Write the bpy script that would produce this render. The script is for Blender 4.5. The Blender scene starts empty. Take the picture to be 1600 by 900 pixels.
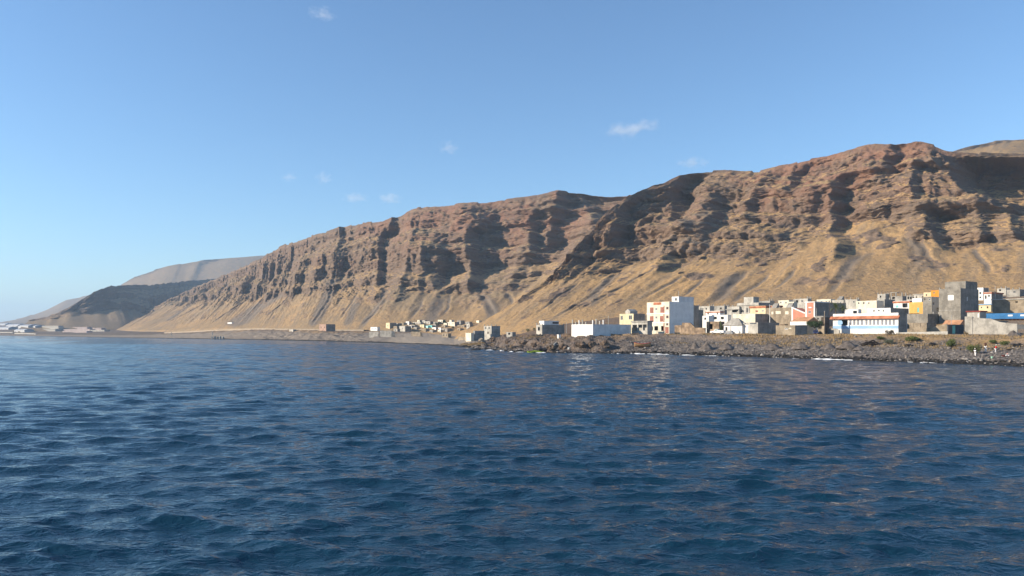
SKY_AIR, SKY_DUST, SKY_OZONE, SKY_STRENGTH = 1.0, 0.5, 4.4, 0.113
SUN_STRENGTH, EXPOSURE = 5.0, 0.70
CLOUDS = True
HAZE, HAZE_COL = 9e-5, (0.55, 0.76, 1.0, 1)
WAVE_DIR, WAVE_SLOPE = 104.0, 0.064
SEA_COL, SEA_B1, SEA_B2, SEA_B3 = (0.0045, 0.030, 0.056), 0.28, 0.07, 0.5
DENOISE = True
import bpy, bmesh, math, random
import numpy as np
from mathutils import Vector, Matrix
from mathutils.bvhtree import BVHTree

SC = bpy.context.scene
COL = SC.collection
R = math.radians
F, CX, HY, CAMZ = 1200.0, 800.0, 518.0, 7.0      # focal length (px of a 1600 px frame), centre, horizon, eye height


def at(px, py, Y):
    return Vector(((px - CX) / F * Y, Y, CAMZ + (HY - py) / F * Y))


# ------------------------------------------------------------------ numeric noise
_rs = np.random.RandomState(7)
_P = np.concatenate([_rs.permutation(256)] * 3).astype(np.int32)
_G = _rs.normal(size=(256, 3)).astype(np.float32)
_G /= np.linalg.norm(_G, axis=1)[:, None]


def perlin(x, y, z):
    x, y, z = np.broadcast_arrays(np.asarray(x, np.float32), np.asarray(y, np.float32), np.asarray(z, np.float32))
    xi, yi, zi = np.floor(x), np.floor(y), np.floor(z)
    xf, yf, zf = x - xi, y - yi, z - zi
    xi, yi, zi = xi.astype(np.int32) & 255, yi.astype(np.int32) & 255, zi.astype(np.int32) & 255
    u = xf * xf * xf * (xf * (xf * 6 - 15) + 10)
    v = yf * yf * yf * (yf * (yf * 6 - 15) + 10)
    w = zf * zf * zf * (zf * (zf * 6 - 15) + 10)
    out = 0
    for i in (0, 1):
        for j in (0, 1):
            for k in (0, 1):
                g = _G[_P[_P[_P[xi + i] + yi + j] + zi + k]]
                d = g[..., 0] * (xf - i) + g[..., 1] * (yf - j) + g[..., 2] * (zf - k)
                out = out + d * (u if i else 1 - u) * (v if j else 1 - v) * (w if k else 1 - w)
    return out * 1.5


def fbm(x, y, z, octv=4, gain=0.5, lac=2.03):
    s, a, f = 0, 1.0, 1.0
    for o in range(octv):
        s = s + a * perlin(np.asarray(x) * f + 17.3 * o, np.asarray(y) * f - 9.1 * o, np.asarray(z) * f + 3.7 * o)
        a *= gain
        f *= lac
    return s


def sstep(a, b, x):
    t = np.clip((x - a) / (b - a), 0, 1)
    return t * t * (3 - 2 * t)


# ------------------------------------------------------------------ materials
def new_mat(name):
    m = bpy.data.materials.new(name)
    m.use_nodes = True
    nt = m.node_tree
    b = nt.nodes['Principled BSDF']
    b.inputs['Roughness'].default_value = 0.9
    b.inputs['Specular IOR Level'].default_value = 0.15
    return m, nt, b


class NT:
    """small helper for wiring nodes"""
    def __init__(s, nt):
        s.nt = nt

    def n(s, t, **kw):
        nd = s.nt.nodes.new(t)
        for k, v in kw.items():
            setattr(nd, k, v)
        return nd

    def link(s, a, b):
        s.nt.links.new(a, b)

    def val(s, inp, v):
        if isinstance(v, bpy.types.NodeSocket):
            s.nt.links.new(v, inp)
        else:
            inp.default_value = v

    def math(s, op, a, b=0.0, c=None, clamp=False):
        nd = s.n('ShaderNodeMath', operation=op, use_clamp=clamp)
        s.val(nd.inputs[0], a)
        s.val(nd.inputs[1], b)
        if c is not None:
            s.val(nd.inputs[2], c)
        return nd.outputs[0]

    def ramp(s, f, a, b, lo=0.0, hi=1.0):
        nd = s.n('ShaderNodeMapRange', interpolation_type='SMOOTHSTEP')
        s.val(nd.inputs[0], f)
        nd.inputs[1].default_value, nd.inputs[2].default_value = a, b
        nd.inputs[3].default_value, nd.inputs[4].default_value = lo, hi
        return nd.outputs[0]

    def mix(s, f, a, b, mode='MIX'):
        nd = s.n('ShaderNodeMix', data_type='RGBA', blend_type=mode)
        s.val(nd.inputs[0], f)
        for i, v in ((6, a), (7, b)):
            if isinstance(v, (tuple, list)):
                v = tuple(v) + (1,) if len(v) == 3 else tuple(v)
            s.val(nd.inputs[i], v)
        return nd.outputs[2]

    def noise(s, vec, scale, detail=4, rough=0.55, dist=0.0):
        nd = s.n('ShaderNodeTexNoise')
        if vec is not None:
            s.link(vec, nd.inputs['Vector'])
        nd.inputs['Scale'].default_value = scale
        nd.inputs['Detail'].default_value = detail
        nd.inputs['Roughness'].default_value = rough
        nd.inputs['Distortion'].default_value = dist
        return nd.outputs[0]

    def mapping(s, vec, scale=(1, 1, 1), loc=(0, 0, 0), rot=(0, 0, 0)):
        nd = s.n('ShaderNodeMapping')
        s.link(vec, nd.inputs[0])
        nd.inputs['Scale'].default_value = scale
        nd.inputs['Location'].default_value = loc
        nd.inputs['Rotation'].default_value = rot
        return nd.outputs[0]

    def bump(s, h, strength, dist, normal=None):
        nd = s.n('ShaderNodeBump')
        nd.inputs['Strength'].default_value = strength
        nd.inputs['Distance'].default_value = dist
        s.link(h, nd.inputs['Height'])
        if normal is not None:
            s.link(normal, nd.inputs['Normal'])
        return nd.outputs[0]


# ------------------------------------------------------------------ objects
def tag(o, label=None, cat=None, group=None, kind=None):
    if label:
        o['label'] = label
    if cat:
        o['category'] = cat
    if group:
        o['group'] = group
    if kind:
        o['kind'] = kind
    return o


def empty(name, loc, rz=0.0):
    o = bpy.data.objects.new(name, None)
    COL.objects.link(o)
    o.location = loc
    o.rotation_euler = (0, 0, rz)
    o.empty_display_size = 0.5
    return o


def mesh_obj(name, verts, faces, mat, parent=None, smooth=False, loc=None, rz=0.0):
    me = bpy.data.meshes.new(name)
    me.from_pydata([tuple(v) for v in verts], [], faces)
    if mat is not None:
        me.materials.append(mat)
    if smooth:
        me.polygons.foreach_set('use_smooth', [True] * len(me.polygons))
    me.update()
    o = bpy.data.objects.new(name, me)
    COL.objects.link(o)
    if parent is not None:
        o.parent = parent
    if loc is not None:
        o.location = loc
    o.rotation_euler = (0, 0, rz)
    return o


def grid_obj(name, P, mat, uv=None, attrs=None, smooth=True):
    """P: (n, m, 3) array -> one grid mesh"""
    n, m = P.shape[:2]
    me = bpy.data.meshes.new(name)
    idx = np.arange(n * m, dtype=np.int32).reshape(n, m)
    q = np.stack([idx[:-1, :-1], idx[1:, :-1], idx[1:, 1:], idx[:-1, 1:]], -1).reshape(-1, 4)
    me.vertices.add(n * m)
    me.vertices.foreach_set('co', P.reshape(-1).astype(np.float32))
    me.loops.add(q.size)
    me.loops.foreach_set('vertex_index', q.reshape(-1))
    me.polygons.add(len(q))
    me.polygons.foreach_set('loop_start', np.arange(0, q.size, 4, dtype=np.int32))
    me.polygons.foreach_set('loop_total', np.full(len(q), 4, np.int32))
    if smooth:
        me.polygons.foreach_set('use_smooth', np.ones(len(q), bool))
    me.update(calc_edges=True)
    if uv is not None:
        l = me.uv_layers.new(name='surface')
        l.data.foreach_set('uv', uv.reshape(-1, 2)[q.reshape(-1)].reshape(-1).astype(np.float32))
    for k, a in (attrs or {}).items():
        at_ = me.attributes.new(k, 'FLOAT', 'POINT')
        at_.data.foreach_set('value', a.reshape(-1).astype(np.float32))
    me.materials.append(mat)
    o = bpy.data.objects.new(name, me)
    COL.objects.link(o)
    return o
# ------------------------------------------------------------------ camera, sky, sun, air
SUN_EL = R(23.0)
SUN_AZ = R(-98.0)            # clockwise from the view direction (+Y): the sun stands to the left
S = Vector((math.sin(SUN_AZ) * math.cos(SUN_EL), math.cos(SUN_AZ) * math.cos(SUN_EL), math.sin(SUN_EL)))

cam = bpy.data.objects.new('camera', bpy.data.cameras.new('camera'))
COL.objects.link(cam)
cam.location = (0, 0, CAMZ)
cam.rotation_euler = (R(90), 0, 0)
cam.data.sensor_width = 36
cam.data.lens = 27.0
cam.data.shift_y = (HY - 450.0) / 1600.0
cam.data.clip_start = 0.1
cam.data.clip_end = 60000
SC.camera = cam

w = bpy.data.worlds.new('World')
SC.world = w
w.use_nodes = True
nt = w.node_tree
bg = nt.nodes['Background']
sky = nt.nodes.new('ShaderNodeTexSky')
sky.sky_type = 'NISHITA'
sky.sun_disc = False
sky.sun_elevation = SUN_EL
sky.sun_rotation = SUN_AZ
sky.altitude = 0
sky.air_density = SKY_AIR
sky.dust_density = SKY_DUST
sky.ozone_density = SKY_OZONE
wb = nt.nodes.new('ShaderNodeMix')            # the camera's white balance
wb.data_type, wb.blend_type = 'RGBA', 'MULTIPLY'
wb.inputs[0].default_value = 1.0
wb.inputs[7].default_value = (0.93, 1.03, 1.06, 1)
nt.links.new(sky.outputs[0], wb.inputs[6])
nt.links.new(wb.outputs[2], bg.inputs[0])
bg.inputs[1].default_value = SKY_STRENGTH

sl = bpy.data.lights.new('sun', 'SUN')
sl.energy = SUN_STRENGTH
sl.angle = R(0.53)
sl.color = (1.0, 0.86, 0.68)
so = bpy.data.objects.new('sun', sl)
COL.objects.link(so)
so.rotation_euler = S.to_track_quat('Z', 'Y').to_euler()
so.location = (-300, 0, 300)

SC.view_settings.view_transform = 'Standard'
SC.view_settings.look = 'None'
SC.view_settings.exposure = EXPOSURE
SC.view_settings.gamma = 1.0
SC.cycles.max_bounces = 5
SC.cycles.diffuse_bounces = 2
SC.cycles.glossy_bounces = 3
SC.cycles.volume_bounces = 2
SC.cycles.transparent_max_bounces = 16
SC.cycles.sample_clamp_indirect = 6.0
SC.cycles.use_denoising = DENOISE
SC.cycles.denoiser = 'OPENIMAGEDENOISE'
SC.cycles.denoising_input_passes = 'RGB_ALBEDO_NORMAL'
SC.cycles.denoising_prefilter = 'ACCURATE'
SC.cycles.use_adaptive_sampling = True
SC.cycles.adaptive_threshold = 0.01

if HAZE > 0:
    m = bpy.data.materials.new('air_haze')
    m.use_nodes = True
    nt = m.node_tree
    nt.nodes.remove(nt.nodes['Principled BSDF'])
    pv = nt.nodes.new('ShaderNodeVolumePrincipled')
    pv.inputs['Color'].default_value = HAZE_COL
    pv.inputs['Density'].default_value = HAZE
    pv.inputs['Anisotropy'].default_value = 0.0
    nt.links.new(pv.outputs[0], nt.nodes['Material Output'].inputs['Volume'])
    x0, x1, y0, y1, z0, z1 = -14000, 9000, -10000, 14000, -14, 470
    hz = mesh_obj('haze', [(x, y, z) for z in (z0, z1) for y in (y0, y1) for x in (x0, x1)],
                  [(0, 2, 3, 1), (4, 5, 7, 6), (0, 1, 5, 4), (2, 6, 7, 3), (0, 4, 6, 2), (1, 3, 7, 5)], m)
    tag(hz, 'thin bluish haze in the air over the sea and the far hills', 'haze', kind='stuff')
# ------------------------------------------------------------------ sea
def geo_axis(c0, d0, k, end):
    a, d = [c0], d0
    while a[-1] < end:
        a.append(a[-1] + max(d0, a[-1] * k))
    return np.array(a)


def make_sea():
    a = [14.0]
    while a[-1] < 1500:
        Y = a[-1]
        a.append(Y + max(0.095, min(Y * 0.0046, 0.62) if Y < 420 else 0.95 if Y < 760 else Y * 0.004))
    ys = np.array(a)
    pre = np.array([-9500, -4000, -1500, -500, -200, -80, -40, -20, -10, -4, 0, 3, 5, 7, 8.5, 10, 11, 12, 13, 13.5])
    ys = np.concatenate([pre, ys, [2000, 2700, 3600, 5000, 7500, 11000, 13500]])
    xp = geo_axis(0.0, 0.145, 0.0092, 1500.0)
    xp = np.concatenate([xp, [2000, 3000, 5000, 8000]])
    xs = np.concatenate([-np.concatenate([xp[1:], [11000, 13600]])[::-1], xp])
    X, Y = np.meshgrid(xs.astype(np.float32), ys.astype(np.float32), indexing='ij')
    dx = np.gradient(xs)[:, None]
    dy = np.gradient(ys)[None, :]
    spx, spy = np.broadcast_to(dx, X.shape), np.broadcast_to(dy, X.shape)
    rs = np.random.RandomState(11)
    N = 88
    lam = np.exp(np.linspace(math.log(0.34), math.log(5.4), N)) * rs.uniform(0.93, 1.07, N)
    Z = np.zeros_like(X)
    DX = np.zeros_like(X)
    DY = np.zeros_like(X)
    main = R(WAVE_DIR)
    gust = 0.85 + 0.35 * perlin(X / 38.0, Y / 60.0, 0.3) + 0.3 * perlin(X / 11.0, Y / 16.0, 4.3)
    gust = np.clip(gust, 0.45, 1.5).astype(np.float32)
    for l in lam:
        th = (main if rs.rand() < 0.62 else main - 0.62) + rs.normal() * (0.20 + 0.24 / (0.6 + 0.3 * l))
        k = 2 * math.pi / l
        kx, ky = k * math.cos(th), k * math.sin(th)
        slope = WAVE_SLOPE * (1.0 if l < 1.05 else (1.05 / l) ** 0.55)
        a = slope / k
        ph = rs.uniform(0, 6.28)
        # only as much of each wave as the mesh can carry
        cell = np.abs(math.cos(th)) * spx + np.abs(math.sin(th)) * spy
        wgt = sstep(2.2, 4.5, l / cell).astype(np.float32) * a
        if l < 3.0:
            wgt = wgt * gust
        arg = kx * X + ky * Y + ph
        s, c = np.sin(arg), np.cos(arg)
        Z += wgt * s
        DX += wgt * c * math.cos(th) * 0.8
        DY += wgt * c * math.sin(th) * 0.8
    P = np.stack([X + DX, Y + DY, Z], -1)
    m, nt, b = new_mat('sea_water')
    t = NT(nt)
    b.inputs['Base Color'].default_value = SEA_COL + (1,)
    b.inputs['Roughness'].default_value = 0.06
    b.inputs['IOR'].default_value = 1.333
    b.inputs['Specular IOR Level'].default_value = 0.5
    g = t.n('ShaderNodeNewGeometry')
    pos = g.outputs['Position']
    v1 = t.mapping(pos, (0.75, 1.5, 1.0), rot=(0, 0, R(12)))
    v2 = t.mapping(pos, (0.55, 1.25, 1.0), rot=(0, 0, R(-16)))
    n1 = t.noise(v1, 1.5, 3, 0.62, 0.6)
    n2 = t.noise(v2, 3.6, 3, 0.6, 0.4)
    far = t.n('ShaderNodeAttribute', attribute_name='unresolved').outputs['Fac']
    n3 = t.noise(v1, 0.42, 3, 0.6, 0.4)
    n3 = t.math('MULTIPLY', n3, far)
    b1 = t.bump(n1, 0.55, SEA_B1)
    b2 = t.bump(n2, 0.55, SEA_B2, b1)
    b3 = t.bump(n3, 1.0, SEA_B3, b2)
    t.link(b3, b.inputs['Normal'])
    cellmax = np.maximum(spy * 0.95, spx * 0.3)
    o = grid_obj('sea', P, m, attrs={'unresolved': sstep(0.25, 1.3, cellmax)})
    tag(o, 'wind-rippled dark blue sea water between the boat and the shore', 'sea', kind='structure')
    return o


make_sea()
# ------------------------------------------------------------------ ground colours
def mat_rock_slope(name, grass=(0.40, 0.245, 0.108), grass2=(0.28, 0.18, 0.09), rock=(0.110, 0.082, 0.062),
                   rock2=(0.205, 0.145, 0.100), red=(0.225, 0.112, 0.072), scree=(0.165, 0.135, 0.105), bump=1.0, detail=True):
    m, nt, b = new_mat(name)
    t = NT(nt)
    geo = t.n('ShaderNodeNewGeometry')
    pos = geo.outputs['Position']
    nz = t.n('ShaderNodeSeparateXYZ')
    t.link(geo.outputs['Normal'], nz.inputs[0])
    uv = t.n('ShaderNodeUVMap', uv_map='surface').outputs[0]
    cl = t.n('ShaderNodeAttribute', attribute_name='cliff').outputs['Fac']
    rd = t.n('ShaderNodeAttribute', attribute_name='red').outputs['Fac']
    sc = t.n('ShaderNodeAttribute', attribute_name='scree').outputs['Fac']
    nbig = t.noise(pos, 0.012, 4, 0.6)
    nmid = t.noise(pos, 0.07, 5, 0.65)
    nfine = t.noise(pos, 0.55, 4, 0.7)
    # grass holds on the gentler ground
    npat = t.noise(pos, 0.19, 5, 0.72)
    f = t.math('ADD', nz.outputs['Z'], t.math('MULTIPLY', t.math('SUBTRACT', nmid, 0.5), 0.5))
    f = t.math('ADD', f, t.math('MULTIPLY', t.math('SUBTRACT', npat, 0.5), 0.8))
    f = t.math('SUBTRACT', f, t.math('MULTIPLY', cl, 0.22))
    f = t.math('SUBTRACT', f, t.math('MULTIPLY', rd, 0.10))
    gm = t.ramp(f, 0.60, 0.73)
    streak = t.noise(t.mapping(uv, (7.0, 0.55, 1.0)), 1.0, 5, 0.65, 0.3)
    speck = t.noise(pos, 0.24, 4, 0.75)
    g = t.mix(t.ramp(nbig, 0.35, 0.65), grass, grass2)
    g = t.mix(t.ramp(streak, 0.47, 0.68, 0, 0.85), g, scree)
    g = t.mix(t.ramp(speck, 0.50, 0.62, 0, 0.7), g, (0.14, 0.105, 0.075))
    g = t.mix(t.ramp(nfine, 0.35, 0.7, 0, 0.45), g, (0.48, 0.33, 0.155))
    g = t.mix(t.ramp(sc, 0.15, 0.7, 0, 0.9), g, scree)
    g = t.mix(t.ramp(cl, 0.2, 0.7, 0, 0.8), g, t.mix(nmid, (0.20, 0.135, 0.085), (0.36, 0.24, 0.125)))
    # lava beds: level bands, redder cinders high up
    sp = t.n('ShaderNodeSeparateXYZ')
    t.link(pos, sp.inputs[0])
    zz = t.math('ADD', sp.outputs['Z'], t.math('MULTIPLY', nbig, 30.0))
    cz = t.n('ShaderNodeCombineXYZ')
    t.val(cz.inputs[2], zz)
    bands = t.noise(cz.outputs[0], 0.16, 3, 0.6)
    r = t.mix(t.ramp(bands, 0.38, 0.66), rock, rock2)
    vert = t.noise(t.mapping(uv, (22.0, 2.5, 1.0)), 1.0, 4, 0.7)
    r = t.mix(t.ramp(vert, 0.45, 0.7, 0, 0.6), r, (0.20, 0.145, 0.105))
    r = t.mix(t.ramp(nmid, 0.52, 0.72, 0, 0.5), r, (0.20, 0.13, 0.08))
    rf = t.math('MULTIPLY', rd, t.ramp(t.noise(pos, 0.02, 4, 0.6), 0.36, 0.6), clamp=True)
    r = t.mix(t.math('MULTIPLY', rf, 0.7), r, red)
    r = t.mix(t.ramp(nfine, 0.5, 0.72, 0, 0.5), r, (0.07, 0.054, 0.046))
    c = t.mix(gm, r, g)
    t.link(c, b.inputs['Base Color'])
    h = t.math('ADD', t.math('MULTIPLY', nfine, 1.0), t.math('MULTIPLY', nmid, 1.6))
    t.link(t.bump(h, 0.7, 1.6 * bump), b.inputs['Normal'])
    return m


# ------------------------------------------------------------------ cliffs and slopes
RANGE_P = {}


def smooth_rows(A, k):
    if k < 1:
        return A
    ker = np.hanning(2 * k + 3)
    ker /= ker.sum()
    B = np.pad(A, ((k + 1, k + 1), (0, 0)), mode='edge')
    # reflect about the ends so that the curve keeps its end points
    B[:k + 1] = 2 * A[0] - A[1:k + 2][::-1]
    B[-k - 1:] = 2 * A[-1] - A[-k - 2:-1][::-1]
    return np.stack([np.convolve(B[:, i], ker, 'valid') for i in range(A.shape[1])], 1)


def make_range(name, pairs, ds, nq, mat, talus=None, amp=1.0, edges=(), crest_noise=3.0, seed=0.0, plateau=400.0,
               band=18.0, red=None, scree=(), detail=1.0, smooth=6, bench=0.0, rough=1.0, Qkeep=None, TV=0.24, RIL=1.0, BED=6.5, BEDA=6.5, SCL=1.0, gullies=(), OUT=0.0):
    ft = np.array([at(fx, HY, fy) for fx, fy, fz, cx_, cy_, cY in pairs])
    ft[:, 2] = [p[2] for p in pairs]
    cr = np.array([at(p[3], p[4], p[5]) for p in pairs])
    A = np.concatenate([ft, cr], 1)
    mid = 0.5 * (ft + cr)
    L = np.concatenate([[0], np.cumsum(np.linalg.norm(np.diff(mid[:, :2], axis=0), axis=1))])
    dens = np.interp(np.linspace(0, L[-1], 4000), L, [1.0 if p[3] < 1680 else 0.15 for p in pairs])
    cum = np.concatenate([[0], np.cumsum(0.5 * (dens[1:] + dens[:-1]))]) * L[-1] / 3999
    n = int(cum[-1] / ds) + 1
    u = np.interp(np.linspace(0, cum[-1], n), cum, np.linspace(0, L[-1], 4000))
    px_s = np.interp(u, L, [p[3] for p in pairs])
    A = np.stack([np.interp(u, L, A[:, i]) for i in range(6)], 1)
    A = smooth_rows(A, max(1, int(smooth / ds * 2)))
    ft, cr = A[:, :3].copy(), A[:, 3:].copy()
    out = ft[:, :2] - cr[:, :2]
    W = np.linalg.norm(out, axis=1)
    o = out / W[:, None]
    o = smooth_rows(o, max(2, int(30 / ds)))
    o /= np.linalg.norm(o, axis=1)[:, None]
    edge_fade = sstep(0, 60, u) if pairs[0][4] > 490 else np.ones(n)
    cr[:, 2] += edge_fade * crest_noise * (1.2 * fbm(u / (55 * SCL), seed, 0.5, 4, 0.55) + 0.5 * np.sign(perlin(u / (30 * SCL), seed, 2.2)))
    H = cr[:, 2] - ft[:, 2]
    q = np.linspace(0, 1, nq)
    U = np.broadcast_to(u[:, None], (n, nq))
    Q = np.broadcast_to(q[None, :], (n, nq))
    Zb = ft[:, 2:3] + Q * H[:, None]
    if talus is None:
        qt = np.full(n, 0.35)
    else:
        qt = np.interp(px_s, [a for a, b in talus], [b for a, b in talus])
    qt = qt + TV * (0.55 * fbm(u / (75 * SCL), 3.3, seed, 3) + 0.45 * (1 - 2 * np.abs(perlin(u / (48 * SCL), 6.1, seed))) - 0.2)
    QT = qt[:, None]
    cliffzone = sstep(QT - 0.03, QT + 0.06, Q)
    zw = Zb + 9 * fbm(U / 170, seed + 5, 0.0, 3) + 3 * perlin(U / 33, Zb / 40, seed)
    s1 = perlin(U / 260, zw / band, seed + 1.7) + 0.5 * perlin(U / 70, zw / (band * 0.45), seed + 8)
    hard = sstep(-0.12, 0.16, s1)
    cap = sstep(0.86, 0.91, Q)
    hard = np.maximum(hard, cap * 0.9)
    local = sstep(-0.55, -0.05, fbm(U / 130, Zb / 70, seed + 21, 3) + 0.25)   # places where a bed is buried by debris
    hard = hard * (1 - bench + bench * local)
    wt = (1 - cliffzone) * (1.15 - 0.25 * Q) + cliffzone * (hard * 0.16 + (1 - hard) * 1.0)
    r = np.cumsum(wt, 1)
    r = (r - r[:, :1]) / (r[:, -1:] - r[:, :1])
    Px = ft[:, 0:1] - out[:, 0:1] * r
    Py = ft[:, 1:2] - out[:, 1:2] * r
    Pz = Zb.copy()
    # the base surface in the picture, to find where the photo's large ravines start
    fx = CX + F * Px / Py
    fy = HY - F * (Pz - CAMZ) / Py
    D = np.zeros((n, nq))
    for e in edges:
        pts, a, wd = e[:3]
        uu, qq = [], []
        for (ex, ey) in pts:
            k = np.argmin((fx - ex) ** 2 + (fy - ey) ** 2)
            uu.append(u[k // nq])
            qq.append(q[k % nq])
        od = np.argsort(qq)
        qq, uu = np.array(qq)[od], np.array(uu)[od]
        ue = np.interp(q, qq, uu)[None, :] + 5 * fbm(Zb / 14, seed + a, U * 0, 3)
        tq = np.minimum(0.07, 0.4 * (qq[-1] - qq[0]) + 0.015)
        tp = sstep(qq[0] - tq, qq[0] + 0.3 * tq, Q) * (1 - sstep(qq[-1], qq[-1] + tq, Q))
        x = U - ue
        body = np.where(x < 0, 0.35 * np.exp(np.minimum(x, 0) / (wd * 0.6)),
                        0.35 - 1.35 * np.clip(x / (0.13 * wd + 3), 0, 1) * np.exp(-np.clip(x - 0.35 * wd, 0, None) / (wd * 0.6)) - 0.35 * np.clip(x / (0.5 * wd), 0, 1))
        D += 0.85 * a * tp * body
    # buttresses, ribs and chimneys
    wq = fbm(U / 140, Q * 2.0, seed + 31, 2)
    ua = U + 26 * wq
    rid = lambda x: 1 - 2 * np.abs(x)
    n1 = rid(perlin(ua / 95, Q * 0.9, seed + 2)) - 0.55
    n2 = rid(perlin(ua / 41, Zb / 120, seed + 3)) - 0.55
    n3 = rid(perlin(ua / 17, Zb / 60, seed + 4)) - 0.55
    n5 = fbm(U / 26, Zb / 11, seed + 9, 4, 0.55)
    n4 = rid(perlin((U + 3 * n5) / 6.5, Zb / 34, seed + 6)) - .5
    n6 = fbm(U / 6, Zb / 4.5, seed + 12, 3, 0.6)
    blk = fbm(U / 30 + 0.2 * n5, zw / 9, seed + 51, 3, 0.55) * 3.2
    blk = np.floor(blk) + sstep(0.62, 0.98, blk - np.floor(blk))
    blk2 = fbm(U / 8 + 0.3 * n5, zw / 5, seed + 57, 2, 0.5) * 2.6
    blk2 = np.floor(blk2) + sstep(0.55, 0.98, blk2 - np.floor(blk2))
    bz = (zw + 2.5 * perlin(U / 45, seed + 61, 0.0) + 1.2 * perlin(U / 14, seed + 62, 0.0)) / BED
    fr = bz - np.floor(bz)
    bed = (0.35 + 0.65 * fr) * (1 - sstep(0.80, 0.97, fr))
    bstr = sstep(-0.35, 0.25, perlin(U / 55, np.floor(bz) * 0.77 + .5, seed + 66))      # some beds stand out, some are buried
    bed = bed * bstr
    toe = sstep(0.0, 0.12, Q)
    roof = 1 - 0.75 * sstep(0.93, 1.0, Q)
    inner = cliffzone * roof
    D += amp * inner * (9 * n1 + 8 * n2 + 5.2 * n3 * (0.35 + 0.65 * hard) + detail * (3.0 * n4 * (.4 + .6 * hard) + 2.4 * n5 + 2.3 * n6 + BEDA * bed + rough * (2.2 * blk + 1.5 * blk2)))
    # talus cones with shallow rills
    rills = rid(perlin((U + 20 * wq) / (30 * SCL), Q * 0.8, seed + 14)) - 0.6
    fine_r = rid(perlin((U + 20 * wq) / (9 * SCL), Q * 1.6, seed + 15)) - 0.6
    D += amp * (1 - cliffzone) * toe * (7 * perlin(U / (120 * SCL), Q * 1.3, seed + 16) - (4.6 * rills + 1.7 * fine_r) * RIL * (0.35 + 1.3 * sstep(-.5, .5, fbm(U / 60, Q, seed + 71, 2)))
                                        + detail * (1.3 * n5 + 0.75 * n6))
    Px = Px + o[:, 0:1] * D
    Py = Py + o[:, 1:2] * D
    Pz = Pz + inner * detail * (1.1 * n6 + 1.8 * perlin(U / 19, Zb / 9, seed + 18)) + (1 - cliffzone) * toe * 0.35 * detail * n6
    # (large washouts and rock knobs that poke through the debris)
    gcol = np.zeros((n, nq))
    for pts, wd, dep in gullies:
        uu, qq = [], []
        for (ex, ey) in pts:
            k = np.argmin((fx - ex) ** 2 + (fy - ey) ** 2)
            uu.append(u[k // nq])
            qq.append(q[k % nq])
        od = np.argsort(qq)
        qq, uu = np.array(qq)[od], np.array(uu)[od]
        ue = np.interp(q, qq, uu)[None, :] + 3.0 * fbm(Q * 12, seed + wd * 1.7, U * 0, 3)
        tp = sstep(qq[0] - 0.02, qq[0] + 0.05, Q) * (1 - sstep(qq[-1] - 0.04, qq[-1] + 0.04, Q))
        g0 = np.exp(-((U - ue) / wd) ** 2)
        lev = 0.45 * np.exp(-((np.abs(U - ue) - 1.9 * wd) / (0.8 * wd)) ** 2)
        dd_ = dep * tp * (g0 - lev)
        Px = Px - o[:, 0:1] * dd_
        Py = Py - o[:, 1:2] * dd_
        gcol = np.maximum(gcol, tp * g0 * 0.9)
    knob = sstep(0.22, 0.5, fbm(U / 24, Zb / 13, seed + 81, 4, 0.6) + 0.25 * (Q - 0.3)) * (1 - cliffzone) * toe * OUT
    if OUT > 0:
        kd = knob * (1.6 + 2.4 * blk2 * .4 + 1.6 * n6 + 1.2 * n5)
        Px = Px + o[:, 0:1] * kd
        Py = Py + o[:, 1:2] * kd
    # skirt below the foot, plateau behind the crest
    P = np.stack([Px, Py, Pz], -1)
    k0 = np.array([60.0, 25.0, 8.0])
    skirt = np.stack([P[:, 0] + np.concatenate([o * d, np.full((n, 1), -0.35 * d)], 1) for d in k0], 1)
    kb = np.array([1.5, 4, 8, 14, 24, 40, 65, 100, 160, 260]) / 260 * plateau
    top = P[:, -1]
    plate = []
    for d in kb:
        zz = -0.02 * d - 0.6 + 0.9 * perlin(u / 30, d / 30, seed + 40)
        plate.append(top + np.concatenate([-o * d, zz[:, None]], 1))
    P = np.concatenate([skirt, P, np.stack(plate, 1)], 1)
    m_ = P.shape[1]
    seg = np.linalg.norm(np.diff(P, axis=1), axis=2)
    V = np.concatenate([np.zeros((n, 1)), np.cumsum(seg, 1)], 1)
    uv = np.stack([np.broadcast_to(u[:, None], (n, m_)) / 100, V / 100], -1)
    pad = lambda a, lo, hi: np.concatenate([np.full((n, 3), lo), a, np.full((n, len(kb)), hi)], 1)
    cl = pad(np.maximum(cliffzone * (0.3 + 0.7 * hard), 1.6 * knob), 0, 0.3)
    if red is None:
        rd = np.zeros((n, m_))
    else:
        rd = pad(np.interp(px_s, [a for a, b in red], [b for a, b in red])[:, None] * sstep(0.3, 0.85, Q), 0, 0.4)
    sr = np.zeros((n, nq))
    for pts, wd, st in scree:
        uu, qq = [], []
        for (ex, ey) in pts:
            k = np.argmin((fx - ex) ** 2 + (fy - ey) ** 2)
            uu.append(u[k // nq])
            qq.append(q[k % nq])
        od = np.argsort(qq)
        qq, uu = np.array(qq)[od], np.array(uu)[od]
        ue = np.interp(q, qq, uu)[None, :] + 4 * fbm(Q * 9, seed + wd, U * 0, 3)
        tp = sstep(qq[0] - 0.05, qq[0] + 0.02, Q) * (1 - sstep(qq[-1] - 0.02, qq[-1] + 0.06, Q))
        g = np.exp(-((U - ue) / wd) ** 2) * tp
        sr = np.maximum(sr, st * g)
    if Qkeep:
        RANGE_P[Qkeep] = P[::2, ::3] if nq > 200 else P[::1, ::2]
    g_ = grid_obj(name, P, mat, uv=uv, attrs={'cliff': cl, 'red': rd, 'scree': pad(np.maximum(sr, gcol), 0, 0)})
    tag(g_, kind='structure')
    return g_


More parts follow.
